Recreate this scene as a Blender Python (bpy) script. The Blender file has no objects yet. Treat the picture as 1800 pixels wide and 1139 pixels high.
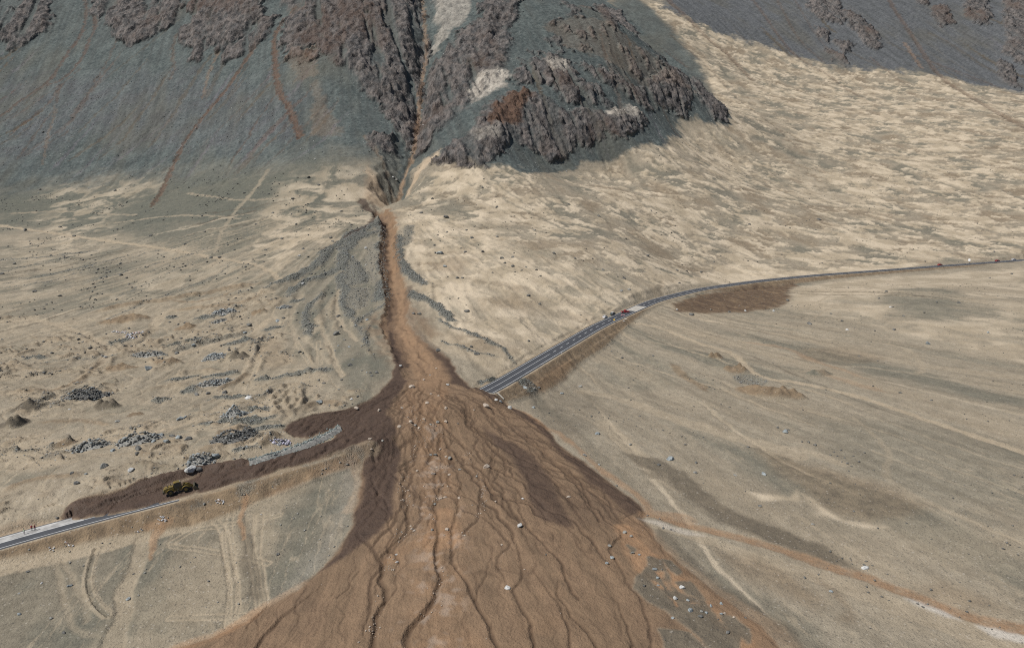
import bpy, math, random
import numpy as np
from mathutils import Vector, Matrix

# ------------------------------------------------------------------ camera, world, sun, exposure
S = bpy.context.scene
COL = S.collection
HC, PITCH, FPX = 86.0, math.radians(10.0), 1285.0      # eye height (m), downward tilt, focal length (px of an 1800 px wide picture)
cam_d = bpy.data.cameras.new('camera')
cam = bpy.data.objects.new('camera', cam_d); COL.objects.link(cam)
cam_d.sensor_width = 36.0; cam_d.lens = 36.0 * FPX / 1800.0
cam_d.clip_start = 1.0; cam_d.clip_end = 9000.0
cam.location = (0, 0, HC); cam.rotation_euler = (math.radians(90) - PITCH, 0, 0)
S.camera = cam
SUN_EL, SUN_AZ = math.radians(54), math.radians(-118)     # azimuth clockwise from +Y: sun stands to the left, a little to the camera's side
world = bpy.data.worlds.new('World'); S.world = world; world.use_nodes = True
nt = world.node_tree; bg = nt.nodes['Background']
sky = nt.nodes.new('ShaderNodeTexSky'); sky.sky_type = 'NISHITA'; sky.sun_disc = False
sky.sun_elevation = SUN_EL; sky.sun_rotation = SUN_AZ; sky.altitude = 900; sky.dust_density = 1.2
nt.links.new(sky.outputs[0], bg.inputs[0]); bg.inputs[1].default_value = 0.05
sun_d = bpy.data.lights.new('sun', 'SUN'); sun_d.energy = 3.6; sun_d.angle = math.radians(0.5); sun_d.color = (1.0, 0.965, 0.915)
sun = bpy.data.objects.new('sun', sun_d); COL.objects.link(sun)
sv = Vector((math.sin(SUN_AZ) * math.cos(SUN_EL), math.cos(SUN_AZ) * math.cos(SUN_EL), math.sin(SUN_EL)))
sun.rotation_euler = sv.to_track_quat('Z', 'Y').to_euler()
S.view_settings.view_transform = 'Standard'; S.view_settings.look = 'None'
S.view_settings.exposure = 0.42; S.view_settings.gamma = 1.0; S.view_settings.use_curve_mapping = False

S.cycles.use_denoising = False; S.cycles.max_bounces = 4; S.cycles.diffuse_bounces = 2; S.cycles.filter_width = 1.1
rng = np.random.default_rng(7); random.seed(7)
F32 = np.float32

# ------------------------------------------------------------------ noise
_ang = rng.random((8, 256, 256)) * 2 * np.pi
_GX = np.cos(_ang).astype(F32); _GY = np.sin(_ang).astype(F32)
def gnoise(x, y, seed=0):                                  # gradient noise, about -1..1
    gx, gy = _GX[seed % 8], _GY[seed % 8]
    x = x + seed * 17.37; y = y - seed * 9.71
    xf = np.floor(x); yf = np.floor(y)
    fx = (x - xf).astype(F32); fy = (y - yf).astype(F32)
    xi = xf.astype(np.int32) & 255; yi = yf.astype(np.int32) & 255
    x1 = (xi + 1) & 255; y1 = (yi + 1) & 255
    u = fx * fx * fx * (fx * (fx * 6 - 15) + 10); v = fy * fy * fy * (fy * (fy * 6 - 15) + 10)
    a = gx[xi, yi] * fx + gy[xi, yi] * fy
    b = gx[x1, yi] * (fx - 1) + gy[x1, yi] * fy
    c = gx[xi, y1] * fx + gy[xi, y1] * (fy - 1)
    d = gx[x1, y1] * (fx - 1) + gy[x1, y1] * (fy - 1)
    a = a + u * (b - a); c = c + u * (d - c)
    return (a + v * (c - a)) * 1.5
def fbm(x, y, oct=4, seed=0, gain=0.5, lac=2.03):
    s = 0; amp = 1.0; tot = 0
    for o in range(oct):
        s = s + amp * gnoise(x, y, seed + o); tot += amp
        x = x * lac; y = y * lac; amp *= gain
    return s / tot
def ridged(x, y, oct=4, seed=0, gain=0.55):
    s = 0; amp = 1.0; tot = 0
    for o in range(oct):
        s = s + amp * (1 - 2 * np.abs(gnoise(x, y, seed + o))); tot += amp
        x = x * 2.07 + 3.1; y = y * 2.07; amp *= gain
    return s / tot
def sst(a, b, x):
    t = np.clip((x - a) / (b - a), 0, 1); return t * t * (3 - 2 * t)

# ------------------------------------------------------------------ pixel -> ray
SP, CP = math.sin(PITCH), math.cos(PITCH)
def ray(px, py):                                           # direction with forward ground component 1: (x/y, z/y)
    a = (px - 900.0) / FPX; b = (569.5 - py) / FPX
    fy = CP + b * SP; fz = -SP + b * CP
    return a / fy, fz / fy
def at_y(px, py, y):
    t, s = ray(px, py); return (t * y, y, HC + s * y)
def at_z(px, py, z):
    t, s = ray(px, py); y = (z - HC) / s; return (t * y, y, z)

# ------------------------------------------------------------------ large landform: thin-plate surface through surveyed points
CT = {  # picture column: (row, ground distance)
 0: [(1139,149),(1000,177),(850,222),(700,304),(570,442),(480,560),(400,720),(300,900),(200,1060),(100,1200),(0,1330)],
 400: [(1139,143),(1000,174),(700,300),(600,385),(500,490),(400,620),(300,790),(150,1003),(0,1214)],
 200: [(350,780),(250,940),(60,1210)],
 700: [(1139,139),(1000,168),(900,196),(800,236),(745,258),(500,457)],
 730: [(690,292),(600,358)], 685: [(400,591)], 690: [(340,695)], 716: [(270,770)], 735: [(200,877),(0,1183)], 745: [(100,1025)],
 600: [(100,960),(200,850),(280,745),(0,1130)],
 850: [(100,990),(200,830),(270,755),(0,1160)],
 960: [(290,800),(180,888),(80,1043),(0,1187),(400,600),(340,690),(500,462)],
 1080: [(40,1150),(150,1000),(200,940),(240,880),(290,850),(340,740),(430,570)],
 1180: [(130,1130),(200,1060),(215,1040),(260,930),(330,800)],
 1270: [(205,1135),(300,940),(400,714),(100,1733),(0,2133)],
 1285: [(195,1260)], 1190: [(20,1900)], 1220: [(100,1650)],
 1500: [(1139,141),(400,760),(300,1035),(150,1675),(0,2176),(1000,176),(900,205),(800,245),(700,307)],
 1800: [(1139,145),(900,206),(700,309),(600,395),(530,480),(400,800),(300,1060),(200,1480),(150,1750),(0,2250)],
 1632: [(604,397),(200,1440)],
 1200: [(1139,140),(900,203),(800,245),(700,308),(620,375),(570,430),(470,580)],
 1000: [(850,214.6),(1000,167.6),(730,279)],
}
pts = []
for px, rows in CT.items():
    for py, y in rows: pts.append(at_y(px, py, y))
for px, py, z in [(960,680,1.5),(1060,610,6),(900,600,13),(850,640,9),(1000,550,17),(1400,470,25.5),(1400,560,10),(1600,520,19),(1230,548,12),
                  (100,972,-9.5),(330,910,-7),(500,850,-2.5),(600,900,-4),(250,1000,-9),(600,1000,-6.5),(150,860,-2),(200,800,0),(420,780,3),(550,720,4.5),(600,650,8),
                  (800,712,4.5),(40,930,-6.5),(1660,458,27.5)]:
    pts.append(at_z(px, py, z))
pts += [(190,1400,300),(330,1400,265),(140,1500,340),(100,1700,470),(-200,1650,560),(-700,1650,560),(-1200,1700,600),(600,2700,820),(1500,2700,830),(-1100,1000,190),(-500,560,30),(-300,160,-13),(300,160,-9),(700,640,32),(0,90,-12),(1300,1500,240),(-1700,2700,900),(0,2700,800)]
pts = np.array(pts, dtype=np.float64)
def tps_fit(p, lam=0.4):
    n = len(p); q = p[:, :2] / 500.0
    d2 = ((q[:, None] - q[None]) ** 2).sum(-1); K = 0.5 * d2 * np.log(d2 + 1e-12) + np.eye(n) * lam * 1e-4
    P = np.c_[np.ones(n), q]; A = np.zeros((n + 3, n + 3)); A[:n, :n] = K; A[:n, n:] = P; A[n:, :n] = P.T
    return q, np.linalg.solve(A, np.r_[p[:, 2], 0, 0, 0])
TQ, TW = tps_fit(pts)
def macro(x, y):
    qx, qy = (x / 500.0).astype(F32), (y / 500.0).astype(F32)
    out = (TW[-3] + TW[-2] * qx + TW[-1] * qy).astype(np.float64)
    for (cx, cy), w in zip(TQ, TW[:-3]):
        d2 = (qx - F32(cx)) ** 2 + (qy - F32(cy)) ** 2 + F32(1e-9)
        out += w * 0.5 * d2 * np.log(d2)
    return out

# fan-shaped sheet: finer near the camera's foot, coarser towards the mountains
NT = 930; TMAX = 0.86
ky = np.array([100, 200, 300, 450, 650, 850, 1150, 1300, 1700, 2300, 2700], float)
kd = np.array([.46, .55, .85, 1.4, 1.9, 1.8, 1.7, 2.8, 3.8, 5.0, 18])
_y = [100.0]
while _y[-1] < 2700: _y.append(_y[-1] + float(np.interp(_y[-1], ky, kd)))
ROWS = np.array(_y); NR = len(ROWS); TC = np.linspace(-TMAX, TMAX, NT)
X = (ROWS[:, None] * TC[None]).ravel(); Y = np.repeat(ROWS, NT)
print('terrain grid', NR, NT, NR * NT * 2)
Z = macro(X, Y)
def height(Zf, x, y):
    Zg = Zf.reshape(NR, NT); x = np.atleast_1d(np.asarray(x, float)); y = np.atleast_1d(np.asarray(y, float))
    r = np.clip(np.searchsorted(ROWS, y) - 1, 0, NR - 2); fr = np.clip((y - ROWS[r]) / (ROWS[r + 1] - ROWS[r]), 0, 1)
    c = np.clip((x / y + TMAX) / (2 * TMAX) * (NT - 1), 0, NT - 1.001); ci = c.astype(int); fc = c - ci
    return (Zg[r, ci] * (1 - fc) + Zg[r, ci + 1] * fc) * (1 - fr) + (Zg[r + 1, ci] * (1 - fc) + Zg[r + 1, ci + 1] * fc) * fr
def ground(Zf, pix):                                       # where the sight lines of photo pixels meet the ground -> (n,3)
    pix = np.atleast_2d(np.asarray(pix, float)); t, s = ray(pix[:, 0], pix[:, 1])
    Zg = Zf.reshape(NR, NT)
    c = np.clip((t + TMAX) / (2 * TMAX) * (NT - 1), 0, NT - 1.001); ci = c.astype(int); fc = c - ci
    prof = Zg[:, ci] * (1 - fc) + Zg[:, ci + 1] * fc
    d = HC + s[None] * ROWS[:, None] - prof
    below = d <= 0; below[0] = False
    k = np.where(below.any(0), below.argmax(0), NR - 1); n = np.arange(len(t))
    d0, d1 = d[k - 1, n], d[k, n]; f = np.clip(d0 / (d0 - d1 + 1e-9), 0, 1)
    y = ROWS[k - 1] + f * (ROWS[k] - ROWS[k - 1])
    return np.c_[t * y, y, HC + s * y]

# ------------------------------------------------------------------ highway centre line
RC = [(-260,1030,-10.5),(-120,990,-9.2),(0,953,-7.6),(40,942,-7),(110,923,-6),(200,899,-4.6),(330,866,-2),(440,836,0),(560,802,2),(700,750,4.3),(800,712,5.7),(858,687,6.7),(950,632,9),
      (1050,573,13),(1105,548,15.7),(1150,528,17.8),(1230,508,20),(1330,494,22),(1430,484,23.5),(1540,476,24.5),(1660,467,25.5),(1800,457,27),(1950,447,28.5),(2120,437,30)]
rc = np.array([at_z(*p) for p in RC])
def smooth_line(p, step=2.0, passes=60):
    d = np.r_[0, np.cumsum(np.linalg.norm(np.diff(p[:, :2], axis=0), axis=1))]
    s = np.arange(0, d[-1], step); q = np.c_[[np.interp(s, d, p[:, i]) for i in range(3)]].T
    for _ in range(passes):
        q[1:-1] = 0.25 * q[:-2] + 0.5 * q[1:-1] + 0.25 * q[2:]
    return q
RL = smooth_line(rc)
RS = np.r_[0, np.cumsum(np.linalg.norm(np.diff(RL[:, :2], axis=0), axis=1))]
def road_s(px, py):                                        # station of the road nearest to a photo pixel
    t, s = ray(px, py); zc = HC + s * RL[:, 1]
    return RS[np.argmin((t * RL[:, 1] - RL[:, 0]) ** 2 + ((zc - RL[:, 2]) * 3) ** 2)]
def line_dist(x, y, L):                                    # distance to a polyline, station index along it, signed side (+ left of travel)
    best = np.full(len(x), 1e9); along = np.zeros(len(x)); side = np.zeros(len(x)); cum = 0.0
    for i in range(len(L) - 1):
        ax, ay = L[i, 0], L[i, 1]; dx, dy = L[i + 1, 0] - ax, L[i + 1, 1] - ay; l2 = dx * dx + dy * dy + 1e-12
        t = np.clip(((x - ax) * dx + (y - ay) * dy) / l2, 0, 1)
        ex = x - ax - t * dx; ey = y - ay - t * dy; d = ex * ex + ey * ey
        m = d < best; best = np.where(m, d, best); l = math.sqrt(l2)
        along = np.where(m, cum + t * l, along); side = np.where(m, dx * ey - dy * ex, side); cum += l
    return np.sqrt(best), along, np.sign(side)
def near(x0, x1, y0, y1):
    a, b = np.searchsorted(ROWS, y0) * NT, np.searchsorted(ROWS, y1) * NT
    return a + np.nonzero((X[a:b] > x0) & (X[a:b] < x1))[0]

DR = np.full(len(X), 1e3); AR = np.zeros(len(X)); SR = np.zeros(len(X))
for a in range(0, len(RL) - 1, 24):                        # in stretches, so that each only touches the ground near it
    seg = RL[a:a + 25]; i = near(seg[:, 0].min() - 45, seg[:, 0].max() + 45, seg[:, 1].min() - 45, seg[:, 1].max() + 45)
    d, al, sd = line_dist(X[i], Y[i], seg); m = d < DR[i]; j = i[m]
    DR[j] = d[m]; AR[j] = RS[a] + al[m]; SR[j] = sd[m]
ZR = np.interp(AR, RS, RL[:, 2])
BENCH = 6.0
bench_z = ZR - 0.10 - np.clip((Y - 250) * 0.0008, 0, 0.35)
tt = np.clip(DR - BENCH, 0, None)
onroad = DR < 44
EMB = np.zeros(len(X))                                     # how much fill was put on the natural ground
def road_bed(Zin):
    lo = bench_z - tt / 1.45; hi = bench_z + tt / 1.1
    return np.where(onroad, np.clip(Zin, lo, hi), Zin)
Zn = Z.copy(); Z = road_bed(Z); EMB = np.clip(Z - Zn, 0, None) * onroad
ZB = Z.copy()                                              # ground used to place the surveyed outlines below

# ------------------------------------------------------------------ warped coordinates for natural edges
w1x, w1y = gnoise(X / 7, Y / 7, 1), gnoise(X / 7, Y / 7, 2)
w0x, w0y = gnoise(X / 2.2, Y / 2.2, 3), gnoise(X / 2.2, Y / 2.2, 4)
w2x, w2y = fbm(X / 34, Y / 34, 3, 5), fbm(X / 34, Y / 34, 3, 6)
far = np.clip(Y / 400, 0.5, 3)
WX = [X, X + (w1x * 1.2 + w0x * 0.6) * far, X + (w2x * 5 + w1x * 1.6 + w0x * .6) * far, X + (w2x * 13 + w1x * 3.5 + w0x * .8) * far]
WY = [Y, Y + (w1y * 1.2 + w0y * 0.6) * far, Y + (w2y * 5 + w1y * 1.6 + w0y * .6) * far, Y + (w2y * 13 + w1y * 3.5 + w0y * .8) * far]

N = len(X)
def zero(): return np.zeros(N, dtype=np.float64)
M = {k: zero() for k in ('sand','scree','rock','pale','mud','wet','orange','track','dark','levee','red','embank','white','purple','olive','field')}
REG = np.zeros(N, dtype=np.int16)                          # which piece of the setting a vertex belongs to
def world(pix): return ground(ZB, pix)[:, :2]
def spline(P, n=5):                                        # Catmull-Rom through traced points
    P = np.asarray(P, float)
    if len(P) < 3: return P
    Q = np.vstack([2 * P[0] - P[1], P, 2 * P[-1] - P[-2]]); out = []
    for i in range(1, len(Q) - 2):
        for t in np.linspace(0, 1, n, endpoint=False):
            a, b, c, d = Q[i - 1], Q[i], Q[i + 1], Q[i + 2]
            out.append(0.5 * (2 * b + (c - a) * t + (2 * a - 5 * b + 4 * c - d) * t * t + (3 * b - a - 3 * c + d) * t ** 3))
    out.append(P[-1]); return np.array(out)
def poly(pix, soft=1.5, warp=1, grow=0.0):                 # indices and 0..1 cover of a traced outline, soft and warp in metres
    P = world(pix); mg = soft * 2 + abs(grow) + 12 * (warp + 1)
    i = near(P[:, 0].min() - mg, P[:, 0].max() + mg, P[:, 1].min() - mg, P[:, 1].max() + mg)
    x, y = WX[warp][i], WY[warp][i]; C = np.vstack([P, P[:1]])
    d, _, _ = line_dist(x, y, C); ins = np.zeros(len(i), bool)
    for k in range(len(P)):
        (x0, y0), (x1, y1) = C[k], C[k + 1]
        if y0 == y1: continue
        cr = ((y0 > y) != (y1 > y)) & (x < (x1 - x0) * (y - y0) / (y1 - y0) + x0); ins ^= cr
    sd = np.where(ins, d, -d) + grow
    return i, sst(-soft, soft, sd), sd
def band(pix, w0, w1=None, soft=1.0, warp=1, smooth=True, taper=0.0, wl=None):   # indices, cover, distance, station 0..1, side of a traced line w metres wide
    w1 = w0 if w1 is None else w1
    L = wl if wl is not None else world(pix); L = spline(L) if smooth and wl is None else L
    mg = max(w0, w1) + soft + 6 + 12 * warp
    i = near(L[:, 0].min() - mg, L[:, 0].max() + mg, L[:, 1].min() - mg, L[:, 1].max() + mg)
    d, al, sd = line_dist(WX[warp][i], WY[warp][i], L); tot = np.linalg.norm(np.diff(L, axis=0), axis=1).sum()
    u = al / tot; hw = 0.5 * (w0 + (w1 - w0) * u)
    if taper: hw = hw * np.clip(np.minimum(u, 1 - u) / taper, 0.05, 1)
    c = 1 - sst(hw - soft * .5, hw + soft * .5, d)
    return i, c, d, u, sd
def put(k, i, c, a=1.0): M[k][i] = np.maximum(M[k][i], c * a)
def cut(k, i, c, a=1.0): M[k][i] *= (1 - c * a)
def clear(i, c, ks): 
    for k in ks: cut(k, i, c)

# ------------------------------------------------------------------ broad zones
n_big = fbm(X / 90, Y / 90, 4, 2); n_mid = fbm(X / 28, Y / 28, 4, 9); n_sm = fbm(X / 9, Y / 9, 3, 12)
# fan flow coordinates round the gully mouth
AX, AY = world([(690, 345)])[0]
th = np.arctan2(X - AX, AY - Y); rr = np.hypot(X - AX, Y - AY)
streak = fbm(th * 46 + w1x * .15, rr / 70, 4, 21); streak2 = fbm(th * 130 + w0x * .1, rr / 40, 3, 25)

pn_e = fbm(X / 22, Y / 60, 4, 33)
# left and central mountain, spur, right mountain
i, c, sd = poly([(-400,430),(0,345),(90,325),(190,318),(280,312),(420,300),(520,285),(600,272),(650,285),(690,335),(740,250),(745,-60),(-400,-60)], 40, 3)
MT = zero(); MT[i] = c
i, c, sd = poly([(690,335),(705,318),(735,280),(775,278),(860,292),(930,300),(1010,290),(1100,262),(1160,258),(1200,235),(1195,208),(1280,222),(1282,205),(1270,180),(1200,110),(1085,15),(1070,0),(1060,-60),(700,-60),(700,250)], 5, 2)
MT[i] = np.maximum(MT[i], c); M['scree'] = MT.copy()
i, c, sd = poly([(1135,-60),(1170,18),(1270,62),(1360,85),(1430,112),(1490,122),(1560,122),(1640,132),(1720,150),(1800,165),(2200,230),(2200,-60)], 22, 3); c = np.clip(c + .35 * pn_e[i] * 4 * c * (1 - c), 0, 1)
put('scree', i, c); put('purple', i, c, .55); MT[i] = np.maximum(MT[i], c); FARM = zero(); FARM[i] = c  # purple: bluish scree colour, with the distance haze painted into it here
i, c, sd = poly([(0,130),(330,120),(520,150),(540,240),(440,262),(300,262),(150,232),(0,300)], 18, 3); put('purple', i, c * (0.35 + 0.5 * sst(-.1, .4, n_mid[i])), .55)
HID = (Y > 1230) & (X < 0.11 * Y) & (MT < .5); M['scree'][HID] = 1; MT[HID] = 1
i, c, sd = poly([(1050,-90),(1118,-90),(1122,0),(1182,52),(1236,118),(1284,196),(1262,186),(1190,110),(1080,20)], 14, 2); put('scree', i, c, .9); put('olive', i, c, .3)
# pale wind-blown sand over darker gravel, on every apron above the highway
i, c, sd = poly([(700,335),(780,290),(930,302),(1100,265),(1200,240),(1290,220),(1250,150),(1130,0),(1250,40),(1450,112),(1640,132),(1800,160),(2200,230),(2200,425),(1800,452),(1540,470),(1330,488),(1200,506),(1100,545),(1000,590),(905,650),(800,600),(740,520),(720,440),(690,372)], 6, 1)
SL = zero(); SL[i] = c
pn = fbm(X / 42 + w2x * .9, Y / 28 + w2y * .9, 5, 31, gain=.62); pn2 = fbm((X * .92 + Y * .4) / 7, (Y * .92 - X * .4) / 34, 4, 35)
pn3 = fbm(X / 17 + w1x * .4, Y / 11 + w1y * .4, 4, 38, gain=.6)
patch = sst(-.07, .08, .8 * pn + .12 * pn2 + .62 * pn3 - .01 + .5 * n_big)
M['olive'] = np.maximum(M['olive'], SL * sst(-.05, .3, fbm(X / 55, Y / 60, 3, 85)) * .7); M['embank'] = np.maximum(M['embank'], SL * (1 - patch) * sst(.0, .35, -fbm(X / 55, Y / 60, 3, 85)) * .4)
M['sand'] = np.maximum(M['sand'], SL * (0.10 + 0.90 * patch))
cone = sst(.0, .12, th - .02) * sst(.95, .6, th) * sst(30, 80, rr) * sst(430, 330, rr)    # sand on the cone right of the channel
M['sand'] = np.maximum(M['sand'], SL * cone * (.45 + .55 * sst(-.2, .2, streak + .4 * n_mid)))
i, c, sd = poly([(690,355),(745,335),(840,352),(900,400),(980,440),(1040,470),(1000,480),(880,430),(800,395),(740,380)], 14, 2); cut('sand', i, c, .6 * sst(-.3, .2, n_mid[i]))
put('olive', i, c, .5)
for p, a in (([(60,430),(90,340),(150,270),(200,262),(180,330),(260,300),(300,282),(260,340),(200,370),(190,420),(120,450)], .8), ([(430,470),(450,400),(500,330),(560,300),(640,285),(665,350),(640,400),(560,435),(480,470)], 1.0),
             ([(0,420),(120,400),(200,420),(120,470),(40,540),(0,540)], .5), ([(120,545),(260,480),(430,470),(480,495),(440,515),(300,535),(160,552)], .5), ([(210,420),(420,462),(470,478),(300,470)], .5)):
    i, c, sd = poly(p, 20, 3); put('sand', i, c * sst(-.12, .2, pn[i] + .3 * pn3[i] + .04), a)
for p, a in (([(220,395),(380,390),(395,440),(330,447),(230,425)], .8), ([(0,340),(120,330),(300,330),(470,300),(560,290),(520,340),(420,400),(260,400),(180,415),(0,395)], .95), ([(20,560),(120,510),(300,470),(420,478),(300,500),(160,540),(60,565)], .55), ([(0,430),(60,440),(20,480),(0,500)], .6)):
    i, c, sd = poly(p, 16, 3); put('olive', i, c, a)
for p, w, v in (([(1395,255),(1450,300),(1520,360),(1570,400),(1640,450)], 13, .8), ([(1180,60),(1300,170),(1400,262)], 14, .55), ([(1640,180),(1720,260),(1800,330)], 12, .5), ([(1290,225),(1220,250),(1150,275)], 40, .8)):
    i, c, d, u, s = band(p, w, w, w * .8, 2); put('sand', i, c * (.5 + .5 * sst(-.3, .3, pn3[i])), v)
for p, w, v in (([(1210,60),(1330,180),(1420,300),(1470,350)], 26, .55), ([(1290,130),(1370,240),(1400,300)], 18, .5), ([(1000,320),(1100,330),(1200,300)], 20, .3)):
    i, c, d, u, s = band(p, w, w * 1.5, w * .7, 3); cut('sand', i, c, v)
i, c, sd = poly([(-200,330),(0,300),(200,300),(420,280),(640,265),(660,320),(600,390),(480,430),(380,455),(200,425),(60,400),(-200,430)], 45, 3); put('olive', i, c * (.72 + .28 * sst(-.4, .2, n_mid[i] + n_big[i])), 1.0); cut('sand', i, c, .25)
# right-hand sandy flats below the highway
i, c, sd = poly([(1380,545),(1400,505),(1540,487),(1660,478),(1800,468),(2200,450),(2200,660),(1800,640),(1640,600),(1500,565)], 6, 2)
put('sand', i, c * (.08 + .62 * sst(-.2, .25, pn[i] + .7 * streak[i] + .05)))
i, c, sd = poly([(1540,520),(1640,495),(1700,530),(1690,560),(1600,560)], 8, 3); cut('sand', i, c, .8); put('olive', i, c, .6)
# worked quarry ground on the left: warm tan
i, c, sd = poly([(-300,560),(0,555),(120,560),(300,535),(440,515),(480,515),(520,560),(500,620),(640,690),(600,718),(540,728),(505,760),(380,830),(280,858),(110,905),(0,925),(-300,990)], 5, 2)
QU = zero(); QU[i] = c; put('track', i, c * (.12 + .55 * sst(-.3, .35, n_mid[i] + .4 * n_sm[i]))); put('olive', i, c * sst(.05, .45, fbm(X[i] / 22, Y[i] / 16, 3, 81)), .55)
bnd = fbm(th * 15 + w2x * .3, rr / 210, 4, 83); pl = (1 - SL) * (1 - MT) * (X > AX) * (Y < 620)
M['olive'] = np.maximum(M['olive'], pl * sst(.02, .42, bnd) * .62); M['track'] = np.maximum(M['track'], pl * sst(.05, .4, -bnd + .3 * n_mid) * .45)
lf = (X < AX + 10) * (1 - MT) * (Y > 270) * (Y < 640); M['olive'] = np.maximum(M['olive'], lf * (.18 + .5 * sst(-.25, .35, n_mid + .5 * streak)) * (1 - .5 * QU)); M['sand'] *= 1 - .2 * lf * QU
# lower left gravel field, right-hand plain
i, c, sd = poly([(-300,1080),(0,1005),(100,988),(290,938),(400,902),(470,870),(560,828),(622,802),(634,840),(620,918),(569,996),(484,1058),(367,1122),(250,1200),(-300,1400)], 3, 1); put('field', i, c)
i, c, sd = poly([(620,806),(636,850),(620,920),(590,975),(522,1038),(480,1062),(520,1010),(575,940),(596,880),(590,830)], 4, 2); put('pale', i, c, .22)

# ------------------------------------------------------------------ mountain relief and outcrops
ROCKS = [  # traced outcrops: outline, relief (m), tint
 [(-60,-40),(84,-40),(84,0),(90,53),(75,62),(49,74),(25,90),(0,72),(-60,60)], [(160,-40),(320,-40),(320,0),(316,28),(302,46),(260,68),(232,79),(207,67),(202,46),(176,39),(160,25)],
 [(327,-40),(457,-40),(467,21),(439,53),(414,74),(393,83),(372,81),(351,109),(337,105),(337,91),(316,81),(309,67),(337,35)], [(485,33),(471,63),(443,91),(404,112),(383,116),(397,91),(432,67),(460,36)],
 [(495,63),(502,39),(527,21),(548,-40),(740,-40),(735,32),(749,53),(752,81),(742,105),(738,140),(720,165),(685,172),(654,158),(654,133),(633,130),(601,116),(590,90),(569,95),(548,83),(499,83)],
 [(741,155),(749,130),(777,95),(805,63),(847,32),(861,-40),(925,-40),(910,28),(882,60),(868,91),(847,116),(833,140),(805,155),(770,169),(745,169)],
 [(738,197),(749,169),(805,158),(847,151),(826,176),(791,207),(756,239),(731,256)],
 [(770,283),(798,253),(826,239),(847,197),(868,176),(917,151),(938,162),(966,176),(991,197),(1047,197),(1107,190),(1135,211),(1131,228),(1100,242),(1037,242),(1033,270),(1016,256),(1001,276),(987,290),(963,286),(949,270),(924,256),(903,251),(879,272),(854,293),(805,293)],
 [(917,119),(966,95),(1001,109),(1012,140),(1058,158),(1058,176),(1030,190),(987,176),(977,155),(931,148),(896,140)],
 [(1019,116),(1047,116),(1100,148),(1142,151),(1180,119),(1222,133),(1236,151),(1250,176),(1278,200),(1275,212),(1250,214),(1240,197),(1222,176),(1198,207),(1174,190),(1156,183),(1128,186),(1100,169),(1065,148)],
 [(1047,7),(1090,22),(1117,53),(1072,50)], [(1415,-40),(1465,-20),(1486,46),(1454,39),(1419,21)], [(1472,20),(1500,22),(1535,50),(1548,74),(1545,88),(1528,86),(1507,63),(1489,39)],
 [(1433,49),(1454,58),(1456,76),(1440,67)], [(1468,72),(1496,75),(1498,93),(1479,93)], [(1450,84),(1486,100),(1488,118),(1461,103)], [(1600,-40),(1645,-40),(1632,11),(1612,8)], [(1638,14),(1661,10),(1677,39),(1658,48),(1640,32)],
 [(1690,-40),(1733,-40),(1738,42),(1717,46),(1696,28)], [(1763,-40),(1850,-40),(1850,130),(1800,118),(1784,105),(1760,91),(1770,70),(1763,35)], [(1756,105),(1777,117),(1793,157),(1756,142)],
 [(498,84),(530,86),(560,100),(545,108),(505,100)], [(650,236),(690,238),(700,262),(672,268),(648,255)], [(640,160),(660,150),(735,180),(738,215),(728,240),(700,225),(670,190)]]
RK = zero(); RT = zero(); RID = np.full(N, -1, np.int16)
wr = (w2x * 6 + w1x * 2.5, w2y * 6 + w1y * 2.5)
def cells(x, y, seed):                                     # fractured blocks: every cell of a jittered grid is a tilted facet
    xi, yi = np.floor(x).astype(np.int32), np.floor(y).astype(np.int32); b1 = np.full(len(x), 9.0); tilt = np.zeros(len(x)); val = np.zeros(len(x))
    A1, B1, C1, D1 = _ang[seed % 8], _ang[(seed + 1) % 8], _GX[(seed + 2) % 8], _GY[(seed + 2) % 8]
    for dx in (-1, 0, 1):
        for dy in (-1, 0, 1):
            cx, cy = (xi + dx) & 255, (yi + dy) & 255; ex, ey = x - (xi + dx + A1[cx, cy] / 6.2832), y - (yi + dy + B1[cx, cy] / 6.2832); d = ex * ex + ey * ey; m = d < b1
            b1 = np.where(m, d, b1); tilt = np.where(m, ex * C1[cx, cy] + ey * D1[cx, cy], tilt); val = np.where(m, A1[cy, cx] / 6.2832, val)
    return tilt, val
mi = np.nonzero((MT > .02))[0]
rx, ry = X[mi] + wr[0][mi], Y[mi] + wr[1][mi]
rel = ridged((rx + .35 * ry) / 21, ry / 70, 4, 41, .62); rel2 = ridged(rx / 9, ry / 13, 3, 47, .75); blocky = np.abs(gnoise(rx / 15, ry / 24, 3)) + .5 * np.abs(gnoise(rx / 6, ry / 9, 5))
f1, v1 = cells(rx / 12, ry / 24, 1); f2, v2 = cells(rx / 4.4, ry / 8, 4)
FAC = zero(); FAC[mi] = f1 * 4.2 + (v1 - .5) * 2.4 + f2 * 2.2 + (v2 - .5) * 1.1; FV1 = zero(); FV1[mi] = v1; FV2 = zero(); FV2[mi] = v2
RELF = zero(); RELF[mi] = rel; REL2 = zero(); REL2[mi] = rel2; BLK = zero(); BLK[mi] = blocky
# gentle gullying of the talus, running straight downhill
tal = zero(); tal[mi] = fbm((X[mi] + .25 * (Y[mi] - 800)) / 19, Y[mi] / 240, 4, 55)
Z += MT * tal * .3
for k, p in enumerate(ROCKS):
    i, c, sd = poly(p, 2.6, 2, 1.0); sd = sd + 7 * pn3[i] + 6 * n_sm[i]; c = sst(-3, 3, sd)
    RT[i] = np.maximum(RT[i], sst(-3, 16, sd)); m = c > RK[i]; j = i[m]; RK[j] = c[m]; RID[j[c[m] > .5]] = k
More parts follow.
